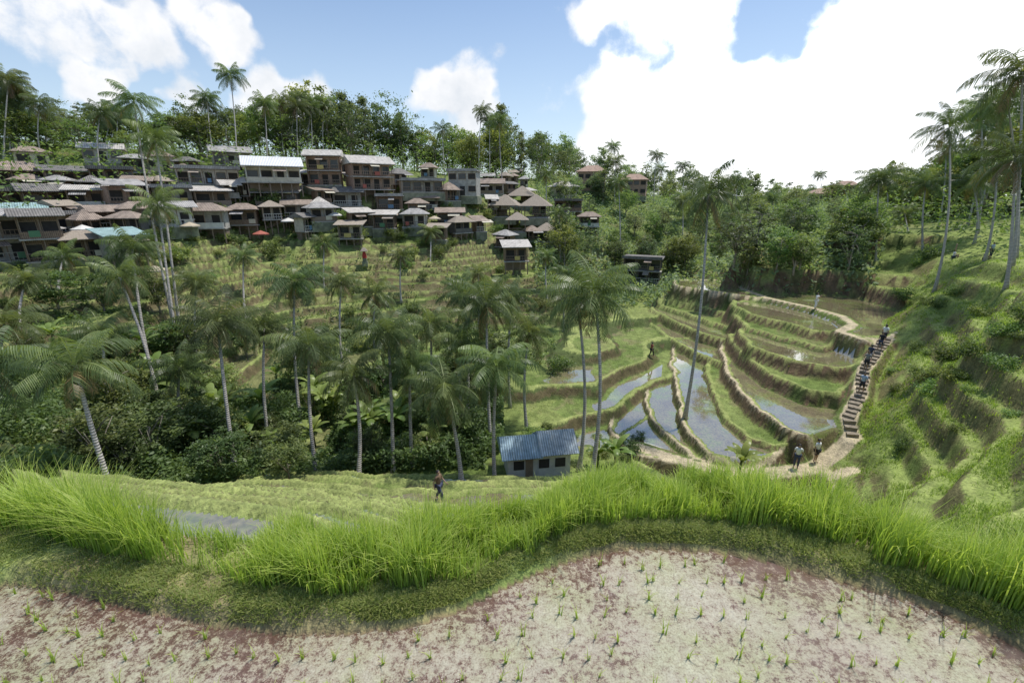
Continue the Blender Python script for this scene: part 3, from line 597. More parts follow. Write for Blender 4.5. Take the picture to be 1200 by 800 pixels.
for p,d in zip(hp,hd):
    if np.hypot(*(bxy-p[:2]).T).min()<2.3 or NT[0]>=300: continue
    tree(p[0],p[1],random.uniform(3,6.),(0,1,2,4,5,6,7),p[2],'green tree growing between the hillside houses')
bushm=[crown(300+i,1.0,.6,.6,22,55,.2,[M_tree,M_jungle,M_tree][i],'round',.45) for i in range(3)]
uv=[(random.uniform(0,650),random.uniform(225,300)) for _ in range(130)]+[(random.uniform(0,700),random.uniform(285,440)) for _ in range(60)]+[(random.uniform(1040,1200),random.uniform(300,600)) for _ in range(18)]+[(random.uniform(600,760),random.uniform(500,552)) for _ in range(16)]+[(random.uniform(1040,1140),random.uniform(405,445)) for _ in range(14)]
hp,hd=hits(uv,14,120)
for p,d in zip(hp,hd):
    if math.hypot(p[0]-1.2,p[1]-26.5)<2.6: continue
    o=obj('bush',bushm[random.choice((0,2) if p[0]>20 else (0,1,2))],loc=tuple(p-np.array([0,0,.1]))); s=random.uniform(.6,1.5)*(1 if d>45 else .6); o.scale=(s,s,s*random.uniform(.7,1.2)); o.rotation_euler=(0,0,random.random()*6.28); o['label']='low leafy green bush on the slope'; o['category']='bush'; o['group']='bushes on the slopes'
def banana_mesh(seed):
    rd=random.Random(seed); V_=[];F_=[];S_=[]
    for f in range(9):
        az=f*2.4+rd.uniform(-.3,.3); e0=math.radians(rd.uniform(45,80)); L=rd.uniform(1.5,2.2); p=Vector((0,0,1.3+rd.random()*.4)); st=10; prev=None; la=Vector((-math.sin(az),math.cos(az),0)); sh=rd.uniform(.3,.9)
        for i in range(st+1):
            s=i/st; e=e0-math.radians(95)*s**1.4; d=Vector((math.cos(az)*math.cos(e),math.sin(az)*math.cos(e),math.sin(e))); w_=.27*math.sin(math.pi*min(1,max(0.03,(s-.12)/.9)))**.6 if s>.12 else .02
            cur=(p-la*w_+Vector((0,0,-.08)),p,p+la*w_+Vector((0,0,-.08)))
            if prev:
                b=len(V_); V_.extend([*prev,*cur]); S_.extend([sh]*6); F_.extend([(b,b+1,b+4,b+3),(b+1,b+2,b+5,b+4)])
            prev=cur; p=p+d*L/st
    return npmesh('crown',np.array([tuple(v) for v in V_]),np.array(F_),M_ban,np.array(S_),smooth=False)
BM=[banana_mesh(i) for i in range(3)]; BT=MB().tube([(0,0,-.2),(0,.02,.8),(0,0,1.7)],[.13,.1,.05],8).mesh('trunk',M_ban,True)
uv=[(random.uniform(160,560),random.uniform(450,545)) for _ in range(34)]+[(random.uniform(0,230),random.uniform(380,470)) for _ in range(8)]+[(865,562),(700,548),(720,550)]
hp,hd=hits(uv,20,90)
for p,d in zip(hp,hd):
    e=empty('banana_plant',tuple(p),random.random()*6.28,'banana plant with broad arching leaves','banana plant','banana plants in the valley'); s=random.uniform(.7,1.2)*(1 if d>26 else .7); e.scale=(s,s,s); obj('trunk',BT,e); obj('crown',random.choice(BM),e)
def under(name,amin,amax,rmin,rmax,n_,hmax,size,mat,lab,th=.4,zmin=None):
    a=rng.uniform(amin,amax,n_); rad=rng.uniform(rmin,rmax,n_); px=np.sin(a)*rad;py=np.cos(a)*rad; z_,w_,_,pa,_,fg_,_=field(px,py)
    nn=fbm(px/2.5,py/2.5,71); k=(nn+rng.normal(0,.05,n_)>th)&(pa<.5)&(w_<.5)&(np.hypot(px-1.2,py-26.5)>3.)
    if zmin=='ridge':
        ui=600+F*1.05*np.tan(a); dmn=np.interp(ui,[0,300,600,800,950,1000,1060,1260],[78,94,125,150,170,120,84,66]); k&=rad>dmn
    px,py,z_,nn=px[k],py[k],z_[k],nn[k]
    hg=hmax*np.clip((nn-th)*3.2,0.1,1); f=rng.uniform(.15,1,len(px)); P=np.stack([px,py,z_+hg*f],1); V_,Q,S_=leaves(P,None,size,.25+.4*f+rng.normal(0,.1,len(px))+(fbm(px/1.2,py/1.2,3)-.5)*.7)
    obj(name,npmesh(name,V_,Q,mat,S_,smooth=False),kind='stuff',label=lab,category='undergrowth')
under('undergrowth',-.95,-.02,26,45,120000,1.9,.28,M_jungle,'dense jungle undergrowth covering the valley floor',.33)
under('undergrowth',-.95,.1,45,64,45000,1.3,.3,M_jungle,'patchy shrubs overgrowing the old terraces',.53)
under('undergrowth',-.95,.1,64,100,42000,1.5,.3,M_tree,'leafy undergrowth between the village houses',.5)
under('undergrowth',.05,.68,70,190,70000,3.0,.7,M_haze,'distant leafy undergrowth in the valley',.36)
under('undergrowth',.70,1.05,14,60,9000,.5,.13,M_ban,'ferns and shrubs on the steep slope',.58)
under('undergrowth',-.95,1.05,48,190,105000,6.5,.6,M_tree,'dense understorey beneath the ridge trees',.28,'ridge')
# ---------------------------------------------------------------- buildings
RC={'grey':pmat('roof_grey',(.38,.36,.33),.8,1.2,.45,wave=('X',1.4,.5)),'brown':pmat('roof_brown',(.32,.25,.195),.85,1.2,.45,wave=('X',1.6,.5)),'white':pmat('roof_white',(.8,.8,.78),.6,1,.1,wave=('X',1.4,0)),
'terra':pmat('roof_terracotta',(.44,.3,.22),.8,1.5,.35,wave=('X',1.6,.5)),'thatch':pmat('roof_thatch',(.38,.32,.25),.95,8,.4,wave=('Z',4,3)),'blue':pmat('roof_blue_tin',(.34,.47,.55),.55,1.2,.4,wave=('X',2.0,0)),
'teal':pmat('roof_teal',(.3,.43,.41),.7,1.5,.3,wave=('X',1.4,0)),'pale':pmat('roof_pale',(.54,.5,.44),.8,1.5,.35,wave=('X',1.4,.3)),'dark':pmat('roof_dark',(.2,.185,.165),.8,2,.4,wave=('X',1.4,.3))}
WC={'concrete':pmat('wall_concrete',(.42,.4,.35),.9,1.5,.4),'cream':pmat('wall_cream',(.58,.52,.42),.9,2,.25),'white':pmat('wall_white',(.68,.66,.6),.85,2,.2),'wood':pmat('wall_wood',(.25,.175,.12),.8,4,.35,wave=('X',2,1)),
'brick':pmat('wall_brick',(.4,.27,.2),.9,4,.3),'dark':pmat('wall_dark',(.16,.145,.13),.9,2,.3),'yellow':pmat('wall_yellow',(.54,.45,.28),.9,2,.25)}
M_open=pmat('dark_interior',(.05,.045,.04),.9,2,.3); M_glass=pmat('window_glass',(.04,.045,.05),.15,1,.2); M_stone=pmat('stone_foundation',(.24,.25,.17),.95,1.2,.5)
M_slab=pmat('concrete_slab',(.4,.38,.34),.9,2,.35); M_post=pmat('timber_post',(.25,.19,.14),.8,6,.3); M_frame=pmat('window_frame',(.3,.22,.15),.7,3,.2)
CLO=[pmat('hung_cloth_%s'%n_,c_,.9,5,.15) for n_,c_ in (('red',(.4,.12,.09)),('cream',(.6,.55,.42)),('blue',(.15,.25,.36)),('yellow',(.55,.44,.16)),('green',(.12,.26,.14)))]
def roofmesh(kind,w,dp,z,h,oh,mat,th=.09):
    a=w/2+oh; b=dp/2+oh; mb=MB()
    if kind=='flat': mb.box(-a+.3,a-.3,-b,b,z,z+.16); mb.box(-a+.35,a-.35,-b+.05,-b+.12,z+.16,z+.5)
    elif kind=='shed': mb.poly([(-a,-b,z),(a,-b,z),(a,b,z+h),(-a,b,z+h),(-a,-b,z+th),(a,-b,z+th),(a,b,z+h+th),(-a,b,z+h+th)],[(0,3,2,1),(4,5,6,7),(0,1,5,4),(2,3,7,6),(0,4,7,3),(1,2,6,5)])
    else:
        ins=0 if kind=='gable' else min(a,b)*(.95 if kind=='hip' else 1.0)
        rx=max(a-ins,.15)
        mb.poly([(-a,-b,z),(a,-b,z),(a,b,z),(-a,b,z),(-a,-b,z+th),(a,-b,z+th),(a,b,z+th),(-a,b,z+th),(-rx,0,z+h+th),(rx,0,z+h+th)],
          [(0,3,2,1),(0,1,5,4),(1,2,6,5),(2,3,7,6),(3,0,4,7),(4,5,9,8),(6,7,8,9),(5,6,9),(7,4,8)])
    return mb.mesh('roof',mat)
def building(u,v,d,wpx,st,roof,rc,wc,style='open',label='',dep=None,yaw=0,name='house',sh=None,fnd=1.5,rh=None,group='houses and cafes on the terraced hillside',pos=None,w=None):
    sh=sh or random.uniform(2.1,2.5)
    p=W(u,v,d) if pos is None else pos; az=math.atan2(p[0],p[1]); w=w or wpx*d/F*1.05; dep=dep or min(6,max(2.6,w*.65))
    e=empty(name,tuple(p),-az+math.radians(yaw),label,'house' if name!='gazebo' else 'gazebo',group); ht=st*sh
    stilt=style=='open' and name!='gazebo' and random.random()<.6
    if stilt:
        f=MB()
        f.box(-w/2+.3,w/2-.3,.0,dep/2,-fnd,-.002)
        for i in range(max(3,int(w/1.5))+1):
            xx=-w/2+.1+i*(w-.2)/max(3,int(w/1.5)); f.box(xx-.07,xx+.07,-dep/2+.02,-dep/2+.16,-fnd-.6,-.002)
        obj('foundation',f.mesh('foundation',M_post),e)
    else: obj('foundation',MB().box(-w/2-.1,w/2+.1,-dep/2-.1,dep/2,-fnd,0).mesh('foundation',M_stone),e)
    rec=min(1.3,dep*.35) if style=='open' else .0; wallm=MB(); fr0=-dep/2+rec
    if name=='gazebo':
        obj('floor',MB().box(-w/2,w/2,-dep/2,dep/2,0.002,.14).mesh('floor',M_slab),e)
        for xx in (-w/2+.15,w/2-.15):
            for yy in (-dep/2+.15,dep/2-.15): obj('post',MB().box(xx-.08,xx+.08,yy-.08,yy+.08,.14,ht).mesh('post',M_post),e)
        obj('railing',MB().box(-w/2+.23,w/2-.23,-dep/2+.12,-dep/2+.17,.75,.82).box(-w/2+.23,w/2-.23,-dep/2+.12,-dep/2+.17,.4,.45).mesh('railing',M_post),e)
        obj('table',MB().box(-w*.25,w*.25,-.4,.4,.75,.8).box(-.06,.06,-.06,.06,.14,.75).mesh('table',M_post),e)
    else:
        wallm.box(-w/2+.12,w/2-.12,fr0,dep/2-.01,.02,ht)
        if style=='open':
            for s_ in range(st): wallm.box(-w/2+.02,-w/2+.14,-dep/2+.3,fr0,s_*sh+.17,s_*sh+sh-.02)
        obj('wall',wallm.mesh('wall',WC[wc]),e)
        for s_ in range(st):
            z0=s_*sh; nb=max(2,int(w/1.7))
            if style=='open':
                obj('balcony',MB().box(-w/2-.15,w/2+.15,-dep/2-.12,fr0-.01,z0+.002,z0+.15).mesh('balcony',M_slab),e)
                r_=MB()
                if random.random()<.7:
                    r_.box(-w/2+.05,w/2-.05,-dep/2,-dep/2+.06,z0+.95,z0+1.02); r_.box(-w/2+.05,w/2-.05,-dep/2,-dep/2+.05,z0+.5,z0+.54)
                    for i in range(int(w/.35)): xx=-w/2+.1+i*.35; r_.box(xx,xx+.04,-dep/2+.01,-dep/2+.045,z0+.15,z0+.945)
                else: r_.box(-w/2+.05,w/2-.05,-dep/2,-dep/2+.12,z0+.152,z0+.9)
                obj('railing',r_.mesh('railing',random.choice((M_post,M_post,WC['white'],WC[wc]))),e)
                for i in range(nb+1):
                    xx=-w/2+.16+i*(w-.32)/nb; obj('post',MB().box(xx-.05,xx+.05,-dep/2+.14,-dep/2+.24,z0+.152,z0+sh-.01).mesh('post',M_post if rc!='white' else WC['white']),e)
                if random.random()<.55:
                    xx=random.uniform(-w*.4,w*.25); ww=random.uniform(.5,1.1); obj('banner',MB().box(xx,xx+ww,-dep/2-.03,-dep/2-.008,z0+.35,z0+1.0).mesh('banner',random.choice(CLO)),e)
                if random.random()<.4:
                    xx=random.uniform(-w*.4,w*.1); ww=random.uniform(1.,2.2); obj('awning',MB().poly([(xx,-dep/2-1.1,z0+1.75),(xx+ww,-dep/2-1.1,z0+1.75),(xx+ww,-dep/2+.1,z0+2.15),(xx,-dep/2+.1,z0+2.15),(xx,-dep/2-1.1,z0+1.8),(xx+ww,-dep/2-1.1,z0+1.8),(xx+ww,-dep/2+.1,z0+2.2),(xx,-dep/2+.1,z0+2.2)],[(0,3,2,1),(4,5,6,7),(0,1,5,4),(2,3,7,6),(0,4,7,3),(1,2,6,5)]).mesh('awning',random.choice([RC['brown'],RC['grey'],RC['thatch'],CLO[1]])),e)
            for i in range(nb):
                xx=-w/2+(i+.5)*w/nb; hw=w/nb*.36
                if i==nb//2 and s_==0: obj('door',MB().box(xx-min(.5,hw),xx+min(.5,hw),fr0-.04,fr0-.005,z0+.16,z0+1.9).mesh('door',M_open),e)
                else:
                    zl=z0+(.5 if style=='open' else .9)
                    wn=obj('window',MB().box(xx-hw,xx+hw,fr0-.03,fr0-.005,zl,z0+1.9).mesh('window',M_open if random.random()<.6 else M_glass),e)
                    obj('frame',MB().box(xx-hw-.07,xx-hw-.002,fr0-.06,fr0-.005,zl-.07,z0+1.97).box(xx+hw+.002,xx+hw+.07,fr0-.06,fr0-.005,zl-.07,z0+1.97).box(xx-hw,xx+hw,fr0-.06,fr0-.005,z0+1.902,z0+1.97).box(xx-hw,xx+hw,fr0-.08,fr0-.005,zl-.07,zl-.002).mesh('frame',M_frame),wn)
    h=rh or {'gable':min(1.8,dep*.3),'hip':min(2.,dep*.34),'pyr':dep*.5,'shed':random.uniform(.5,.9),'flat':.2}[roof]
    ro_=obj('roof',roofmesh(roof,w,dep,0,h,.5,RC[rc]),e,(0,0,ht+.03))
    if roof in('shed','hip') and pos is not None: ro_.rotation_euler=(0,random.uniform(-.03,.03),random.uniform(-.04,.04))
    return e
for b in BL: building(*b[:9],label=b[9],yaw=random.uniform(-18,26))
for (u_,v_,d_,w_,l_) in GZ:
    building(u_,v_,d_,w_,1,'pyr','thatch','wood','open',l_,dep=w_*d_/F,name='gazebo',group='thatched gazebos',yaw=random.uniform(-15,15),rh=w_*d_/F*.42,sh=2.3)
uv=[(random.uniform(5,640),0) for _ in range(130)]; uv=[(u_,np.interp(u_,[0,200,450,640],[262,246,250,256])+random.uniform(-45,40)) for u_,_ in uv]
hp,hd=hits(uv,40,150); used=list(bxy); cnt=0
for p,d in zip(hp,hd):
    if min(math.hypot(*(q-p[:2])) for q in used)<2.5 or cnt>=50: continue
    used.append(p[:2]); cnt+=1; rf=random.choice(['gable','hip','shed','shed','hip','pyr']); rc_=random.choice(['brown','grey','pale','dark','brown','thatch','thatch'])
    building(0,0,0,0,1,rf,rc_,random.choice(['wood','concrete','cream','dark','wood']),'open','small hillside stall with %s roof and open front'%{'brown':'brown','grey':'grey','pale':'pale','dark':'dark','thatch':'thatched'}[rc_],pos=p+np.array([0,0,random.uniform(.1,.7)]),w=random.uniform(1.9,3.8),dep=random.uniform(2.,3.),yaw=random.uniform(-35,45),sh=random.uniform(1.9,2.3),fnd=1.6)
hutp=W(628,545,30)
az=math.atan2(hutp[0],hutp[1]); hutz=max(H(hutp[0],hutp[1])[0],hutp[2])-.1; hut=empty('hut',(hutp[0],hutp[1],hutz),-az+math.radians(12),'small plastered hut with weathered blue grey corrugated roof','hut')
hut.scale=(.95,.95,.9)
obj('wall',MB().box(-2.1,2.1,-1.2,1.2,-1.5,1.7).mesh('wall',WC['white']),hut)
for xx in (-1.4,.3,1.4): obj('window',MB().box(xx-.35,xx+.35,-1.23,-1.205,.7,1.4).mesh('window',M_open),hut)
obj('door',MB().box(-.95,-.45,-1.24,-1.205,0,1.6).mesh('door',M_frame),hut)
M_blue2=pmat('roof_weathered_tin',(.42,.49,.53),.6,1.2,.45,wave=('X',2.0,0))
obj('roof',roofmesh('gable',2.0,2.4,1.7,.95,.35,RC['blue'],.05),hut,(-1.2,0,0),label='faded blue corrugated roof section')
obj('roof',roofmesh('gable',1.9,2.4,1.76,1.05,.35,M_blue2,.05),hut,(1.3,.0,0.06),label='weathered grey blue corrugated roof section')
# stairs
SM=MB(); seg=[]
for i in range(len(STAIR)-1): seg.append(np.linalg.norm(STAIR[i+1]-STAIR[i]))
tot=sum(seg); ns=26
def along(s):
    for i,l in enumerate(seg):
        if s<=l or i==len(seg)-1:
            t=s/l; return STAIR[i]*(1-t)+STAIR[i+1]*t,(STAIR[i+1]-STAIR[i])/l
        s-=l
st_e=empty('stone_stairs',tuple(STAIR[0]),0,'long flight of earth and stone steps climbing between terraces','stairs')
for i in range(ns):
    p,t=along((i+.5)*tot/ns); t=t[:2]/np.linalg.norm(t[:2]); th=random.uniform(-.12,.12); t=np.array([t[0]*math.cos(th)-t[1]*math.sin(th),t[0]*math.sin(th)+t[1]*math.cos(th)]); nn=np.array([-t[1],t[0]]); hl=tot/ns*.52; z1=p[2]+.1-STAIR[0][2]; q=p[:2]-STAIR[0][:2]+nn*random.uniform(-.1,.1); hw=random.uniform(.3,.48)
    cs=[q-t*hl-nn*hw,q+t*hl-nn*hw,q+t*hl+nn*hw,q-t*hl+nn*hw]; b=[(a_[0],a_[1],z1-.45) for a_ in cs]+[(a_[0]+random.uniform(-.06,.06),a_[1]+random.uniform(-.06,.06),z1+random.uniform(-.02,.02)) for a_ in cs]
    SM.poly(b,[(0,3,2,1),(4,5,6,7),(0,1,5,4),(1,2,6,5),(2,3,7,6),(3,0,4,7)])
obj('steps',SM.mesh('steps',pmat('stair_stone',(.27,.225,.165),.95,5,.5)),st_e)
# ---------------------------------------------------------------- people
import bmesh
def skinmesh(verts,edges,mat,sub=1,name='body'):
    me=bpy.data.meshes.new(name); me.from_pydata([v[:3] for v in verts],edges,[]); o=bpy.data.objects.new('tmp',me); col.objects.link(o)
    md=o.modifiers.new('s','SKIN'); md.use_smooth_shade=True
    if sub: s=o.modifiers.new('u','SUBSURF'); s.levels=sub; s.render_levels=sub
    for i,v in enumerate(verts): me.skin_vertices[0].data[i].radius=(v[3],v[3] if len(v)<5 else v[4])
    me.skin_vertices[0].data[0].use_root=True
    dg=bpy.context.evaluated_depsgraph_get(); out=bpy.data.meshes.new_from_object(o.evaluated_get(dg)); out.name=name
    bpy.data.objects.remove(o); out.materials.clear(); out.materials.append(mat); return out
M_skin=pmat('skin',(.4,.26,.18),.6,5,.05); M_hair=pmat('hair',(.02,.015,.012),.5,5,.1)
def rotx(p,c_,a):
    y_=p[1]-c_[1]; z_=p[2]-c_[2]; return (p[0],c_[1]+y_*math.cos(a)-z_*math.sin(a),c_[2]+y_*math.sin(a)+z_*math.cos(a))
def joints(pose):
    J={'pel':(0,0,.93),'spi':(0,0,1.12),'che':(0,0,1.3),'nb':(0,.0,1.43),'nk':(0,0,1.49),'hd':(0,-.015,1.585),'top':(0,-.01,1.65)}
    for s,n_ in ((-1,'L'),(1,'R')):
        J['hip'+n_]=(s*.09,0,.89);J['kn'+n_]=(s*.1,-.02,.49);J['an'+n_]=(s*.1,.02,.08);J['to'+n_]=(s*.11,-.15,.03)
        J['sh'+n_]=(s*.17,0,1.39);J['el'+n_]=(s*.23,.03,1.12);J['wr'+n_]=(s*.25,-.05,.87);J['pa'+n_]=(s*.255,-.07,.80)
    if pose in('walk','climb'):
        up=0 if pose=='walk' else .17
        J['knL']=(-.1,-.2,.53+up*.8);J['anL']=(-.1,-.22,.09+up);J['toL']=(-.11,-.38,.05+up);J['knR']=(.1,.05,.48);J['anR']=(.1,.22,.12);J['toR']=(.11,.08,.03)
        J['elR']=(.22,-.1,1.13);J['wrR']=(.2,-.28,.97);J['paR']=(.2,-.34,.93);J['elL']=(-.23,.12,1.14);J['wrL']=(-.24,.1,.9);J['paL']=(-.24,.08,.83)
    if pose=='photo':
        for s,n_ in ((-1,'L'),(1,'R')): J['el'+n_]=(s*.22,-.2,1.2);J['wr'+n_]=(s*.09,-.33,1.42);J['pa'+n_]=(s*.06,-.35,1.48)
    if pose=='bend':
        for k in list(J):
            if k in('spi','che','nb','nk','hd','top') or k[:2] in('sh','el','wr','pa'): J[k]=rotx(J[k],J['pel'],math.radians(70))
        for s,n_ in ((-1,'L'),(1,'R')): J['el'+n_]=(s*.2,-.5,.75);J['wr'+n_]=(s*.15,-.5,.48);J['pa'+n_]=(s*.14,-.5,.41)
    if pose=='sit':
        for k in list(J):
            if k[:2] not in('kn','an','to'): J[k]=(J[k][0],J[k][1],J[k][2]-.78)
        for s,n_ in ((-1,'L'),(1,'R')): J['kn'+n_]=(s*.14,-.38,.36);J['an'+n_]=(s*.12,-.42,-.02);J['to'+n_]=(s*.12,-.58,-.06);J['el'+n_]=(s*.25,-.12,.4);J['wr'+n_]=(s*.14,-.34,.42);J['pa'+n_]=(s*.1,-.4,.43)
    return J
def person(pos,pose,rz,shirt,pants,label,hat=None,long=False,scale=1.):
    J=joints(pose); e=empty('person',tuple(pos),rz,label,'person','people walking on the terraces'); e.scale=(scale,)*3
    V_=[];E=[];ix={}
    def add(k,r,par,p=None,ry=None):
        ix[k]=len(V_); p=p or J[k]; V_.append((*p,r,ry or r)); 
        if par: E.append((ix[par],ix[k]))
    add('pel',.13,None,ry=.1);add('spi',.115,'pel',ry=.09);add('che',.14,'spi',ry=.1);add('nb',.07,'che');add('nk',.045,'nb');add('hd',.082,'nk');add('top',.07,'hd')
    for n_ in 'LR':
        add('hip'+n_,.085,'pel');add('kn'+n_,.055,'hip'+n_);add('an'+n_,.036,'kn'+n_);add('to'+n_,.03,'an'+n_)
        add('sh'+n_,.05,'nb');add('el'+n_,.036,'sh'+n_);add('wr'+n_,.024,'el'+n_);add('pa'+n_,.03,'wr'+n_)
        w=Vector(J['wr'+n_]);pa=Vector(J['pa'+n_]); dd=(pa-w).normalized(); la=dd.cross(Vector((1,0,0))).normalized()
        for fi in range(5):
            o_=la*(fi-1.8)*.018
            q=pa+dd*(.055-.006*abs(fi-2))+o_ if fi<4 else pa+la*.05+dd*.01
            add('f%d%s'%(fi,n_),.008,'pa'+n_,tuple(q)); q2=q+dd*.03+Vector((0,-.012,0)); add('g%d%s'%(fi,n_),.006,'f%d%s'%(fi,n_),tuple(q2))
    bme=skinmesh(V_,E,M_skin)
    bm=bmesh.new(); bm.from_mesh(bme); hd=Vector(J['hd']); fw=(Vector((0,-1,0)) if pose!='bend' else Vector((0,-.35,-.93)))
    for c_,s_ in ((hd+fw*.085,.013),(hd+Vector((.083,0,0)),.02),(hd+Vector((-.083,0,0)),.02)):
        bmesh.ops.create_icosphere(bm,subdivisions=1,radius=s_,matrix=Matrix.Translation(c_))
    bm.to_mesh(bme); bm.free(); obj('body',bme,e)
    def sub_(keys,name,mat):
        VV=[];EE=[];id_={}
        for k,r,par,p in keys:
            id_[k]=len(VV); VV.append((*(p or J[k]),r,r*.85)); 
            if par: EE.append((id_[par],id_[k]))
        obj(name,skinmesh(VV,EE,mat,1,name),e)
    mid=lambda a,b,t:tuple(np.array(J[a])*(1-t)+np.array(J[b])*t)
    sub_([('pel',.15,None,None),('spi',.15,'pel',None),('che',.18,'spi',None),('nb',.09,'che',None)]+[x_ for n_ in 'LR' for x_ in (('sh'+n_,.075,'nb',None),('mm'+n_,.06,'sh'+n_,mid('sh'+n_,'el'+n_,.7)))],'shirt',pmat('cloth_'+shirt[0],shirt[1],.9,8,.08))
    ks=[('pel',.16,None,None)]
    for n_ in 'LR':
        ks.append(('hip'+n_,.115,'pel',None)); ks.append(('kn'+n_,.085,'hip'+n_,None if long else mid('hip'+n_,'kn'+n_,.9)))
        if long: ks.append(('an'+n_,.065,'kn'+n_,mid('kn'+n_,'an'+n_,.9)))
    sub_(ks,'trousers' if long else 'shorts',pmat('cloth_'+pants[0],pants[1],.9,8,.08))
    up=(Vector(J['top'])-Vector(J['nk'])).normalized(); tp=Vector(J['hd'])+up*.03-fw*.02
    bm=bmesh.new(); bmesh.ops.create_uvsphere(bm,u_segments=14,v_segments=8,radius=.1,matrix=Matrix.Translation(tp)); 
    bmesh.ops.delete(bm,geom=[v for v in bm.verts if (v.co-tp).dot(fw)>.045 and (v.co-tp).dot(up)<.06],context='VERTS')
    hm=bpy.data.meshes.new('hair'); bm.to_mesh(hm); bm.free(); hm.materials.append(M_hair); obj('hair',hm,e)
    if hat:
        k=16; c0=tp+up*.03; a1=up.orthogonal().normalized(); a2=up.cross(a1); vs=[tuple(c0+up*.16)]+[tuple(c0+(a1*math.cos(i*2*math.pi/k)+a2*math.sin(i*2*math.pi/k))*.21) for i in range(k)]+[tuple(c0-up*.02+(a1*math.cos(i*2*math.pi/k)+a2*math.sin(i*2*math.pi/k))*.19) for i in range(k)]
        fs=[(0,1+i,1+(i+1)%k) for i in range(k)]+[(1+i,1+k+i,1+k+(i+1)%k,1+(i+1)%k) for i in range(k)]
        obj('hat',MB().poly(vs,fs).mesh('hat',pmat('straw_hat',(.55,.45,.3),.9,20,.2)),e)
    return e
WHT=('white',(.82,.82,.8));BLK=('black',(.035,.035,.04));NAV=('navy',(.06,.07,.12));LBL=('light_blue',(.42,.52,.66));BEI=('beige',(.55,.48,.39));RED=('brick_red',(.32,.1,.07));GRY=('grey',(.28,.28,.28));BRN=('brown',(.2,.13,.08))
def onstair(f):
    p,t=along(f*tot); return p+np.array([0,0,.1]),math.atan2(t[0],t[1])
def at(u_,v_,z_):
    q=onz(u_,v_,z_); q[2]=H(q[0],q[1])[0]; return q
p,_=hit(955,362); person(p,'photo',.6,WHT,WHT,'person in white clothes taking a photo on the terrace path',long=True,scale=1.1)
p,a=onstair(.90); person(p,'climb',math.pi-a,WHT,BLK,'person in white shirt climbing the stairs',scale=1.05)
p,a=onstair(.80); person(p+np.array([.2,0,0]),'walk',-a,BLK,NAV,'person in black shirt walking down the stairs')
p,a=onstair(.64); person(p,'climb',math.pi-a,NAV,GRY,'person in navy top climbing the stairs')
p,a=onstair(.56); person(p+np.array([.1,0,0]),'walk',-a,GRY,BLK,'person in grey shirt walking down the stairs')
p,a=onstair(.34); person(p,'walk',-a,LBL,BLK,'person in light blue shirt walking down the stairs',scale=1.05)
person(at(955,540,-15.5),'stand',.4,WHT,BLK,'person in white shirt and black shorts on the path',scale=1.1)
person(at(932,548,-15.6),'stand',-.6,WHT,NAV,'person in white top and navy trousers on the path',long=True,scale=1.1)
p,_=hit(1153,304,30,80); person(p,'sit',.8,GRY,BLK,'person in grey shirt sitting on the terrace edge')
p,_=hit(1160,302,30,80); person(p,'stand',.2,LBL,NAV,'person in light blue shirt standing on the upper path',long=True)
p,_=hit(1117,302,30,80); person(p,'sit',.5,WHT,NAV,'person in white shirt sitting on the grass')
p,_=hit(763,418,30,80); person(p,'walk',2.,RED,BLK,'farmer in red shirt walking on a terrace',long=True)
person(at(515,586,-11.5),'walk',1.2,BRN,NAV,'farmer in brown shirt walking along a wet paddy',long=True)
M_par=[pmat('parasol_white',(.7,.68,.62),.8,5,.1),pmat('parasol_red',(.4,.12,.08),.8,5,.1),pmat('parasol_beige',(.5,.42,.3),.8,5,.1)]
for i,(u_,v_,d_) in enumerate([(100,278,55),(225,276,62),(305,270,70),(395,272,76),(510,272,82),(560,268,86),(340,272,74),(180,308,52)]):
    p=W(u_,v_,d_); gz=H(p[0],p[1])[0]; e=empty('parasol',(p[0],p[1],gz),random.random(),'open cloth parasol shading a cafe terrace','parasol','parasols on cafe terraces')
    obj('pole',MB().tube([(0,0,-.5),(0,0,2.4)],[.03,.03],6).mesh('pole',M_post,True),e); k=8
    obj('canopy',MB().poly([(0,0,2.6)]+[(1.2*math.cos(j*.785),1.2*math.sin(j*.785),2.1) for j in range(k)]+[(1.2*math.cos(j*.785),1.2*math.sin(j*.785),1.95) for j in range(k)],[(0,1+j,1+(j+1)%k) for j in range(k)]+[(1+j,9+j,9+(j+1)%k,1+(j+1)%k) for j in range(k)]).mesh('canopy',M_par[(0,2,1)[i%3]]),e)
p,_=hit(428,310,40,90); e=empty('shrine',tuple(p),.2,'small stone shrine wrapped in red cloth on a terrace','shrine')
obj('base',MB().box(-.4,.4,-.4,.4,-.3,.5).box(-.3,.3,-.3,.3,.5,1.0).mesh('base',M_stone),e); obj('cloth',MB().tube([(0,0,1.0),(0,0,1.5),(0,0,2.0)],[.34,.3,.16],10).mesh('cloth',pmat('red_cloth',(.45,.05,.04),.9,5,.1)),e); obj('roof',roofmesh('pyr',.6,.6,2.0,.5,.2,RC['thatch']),e)
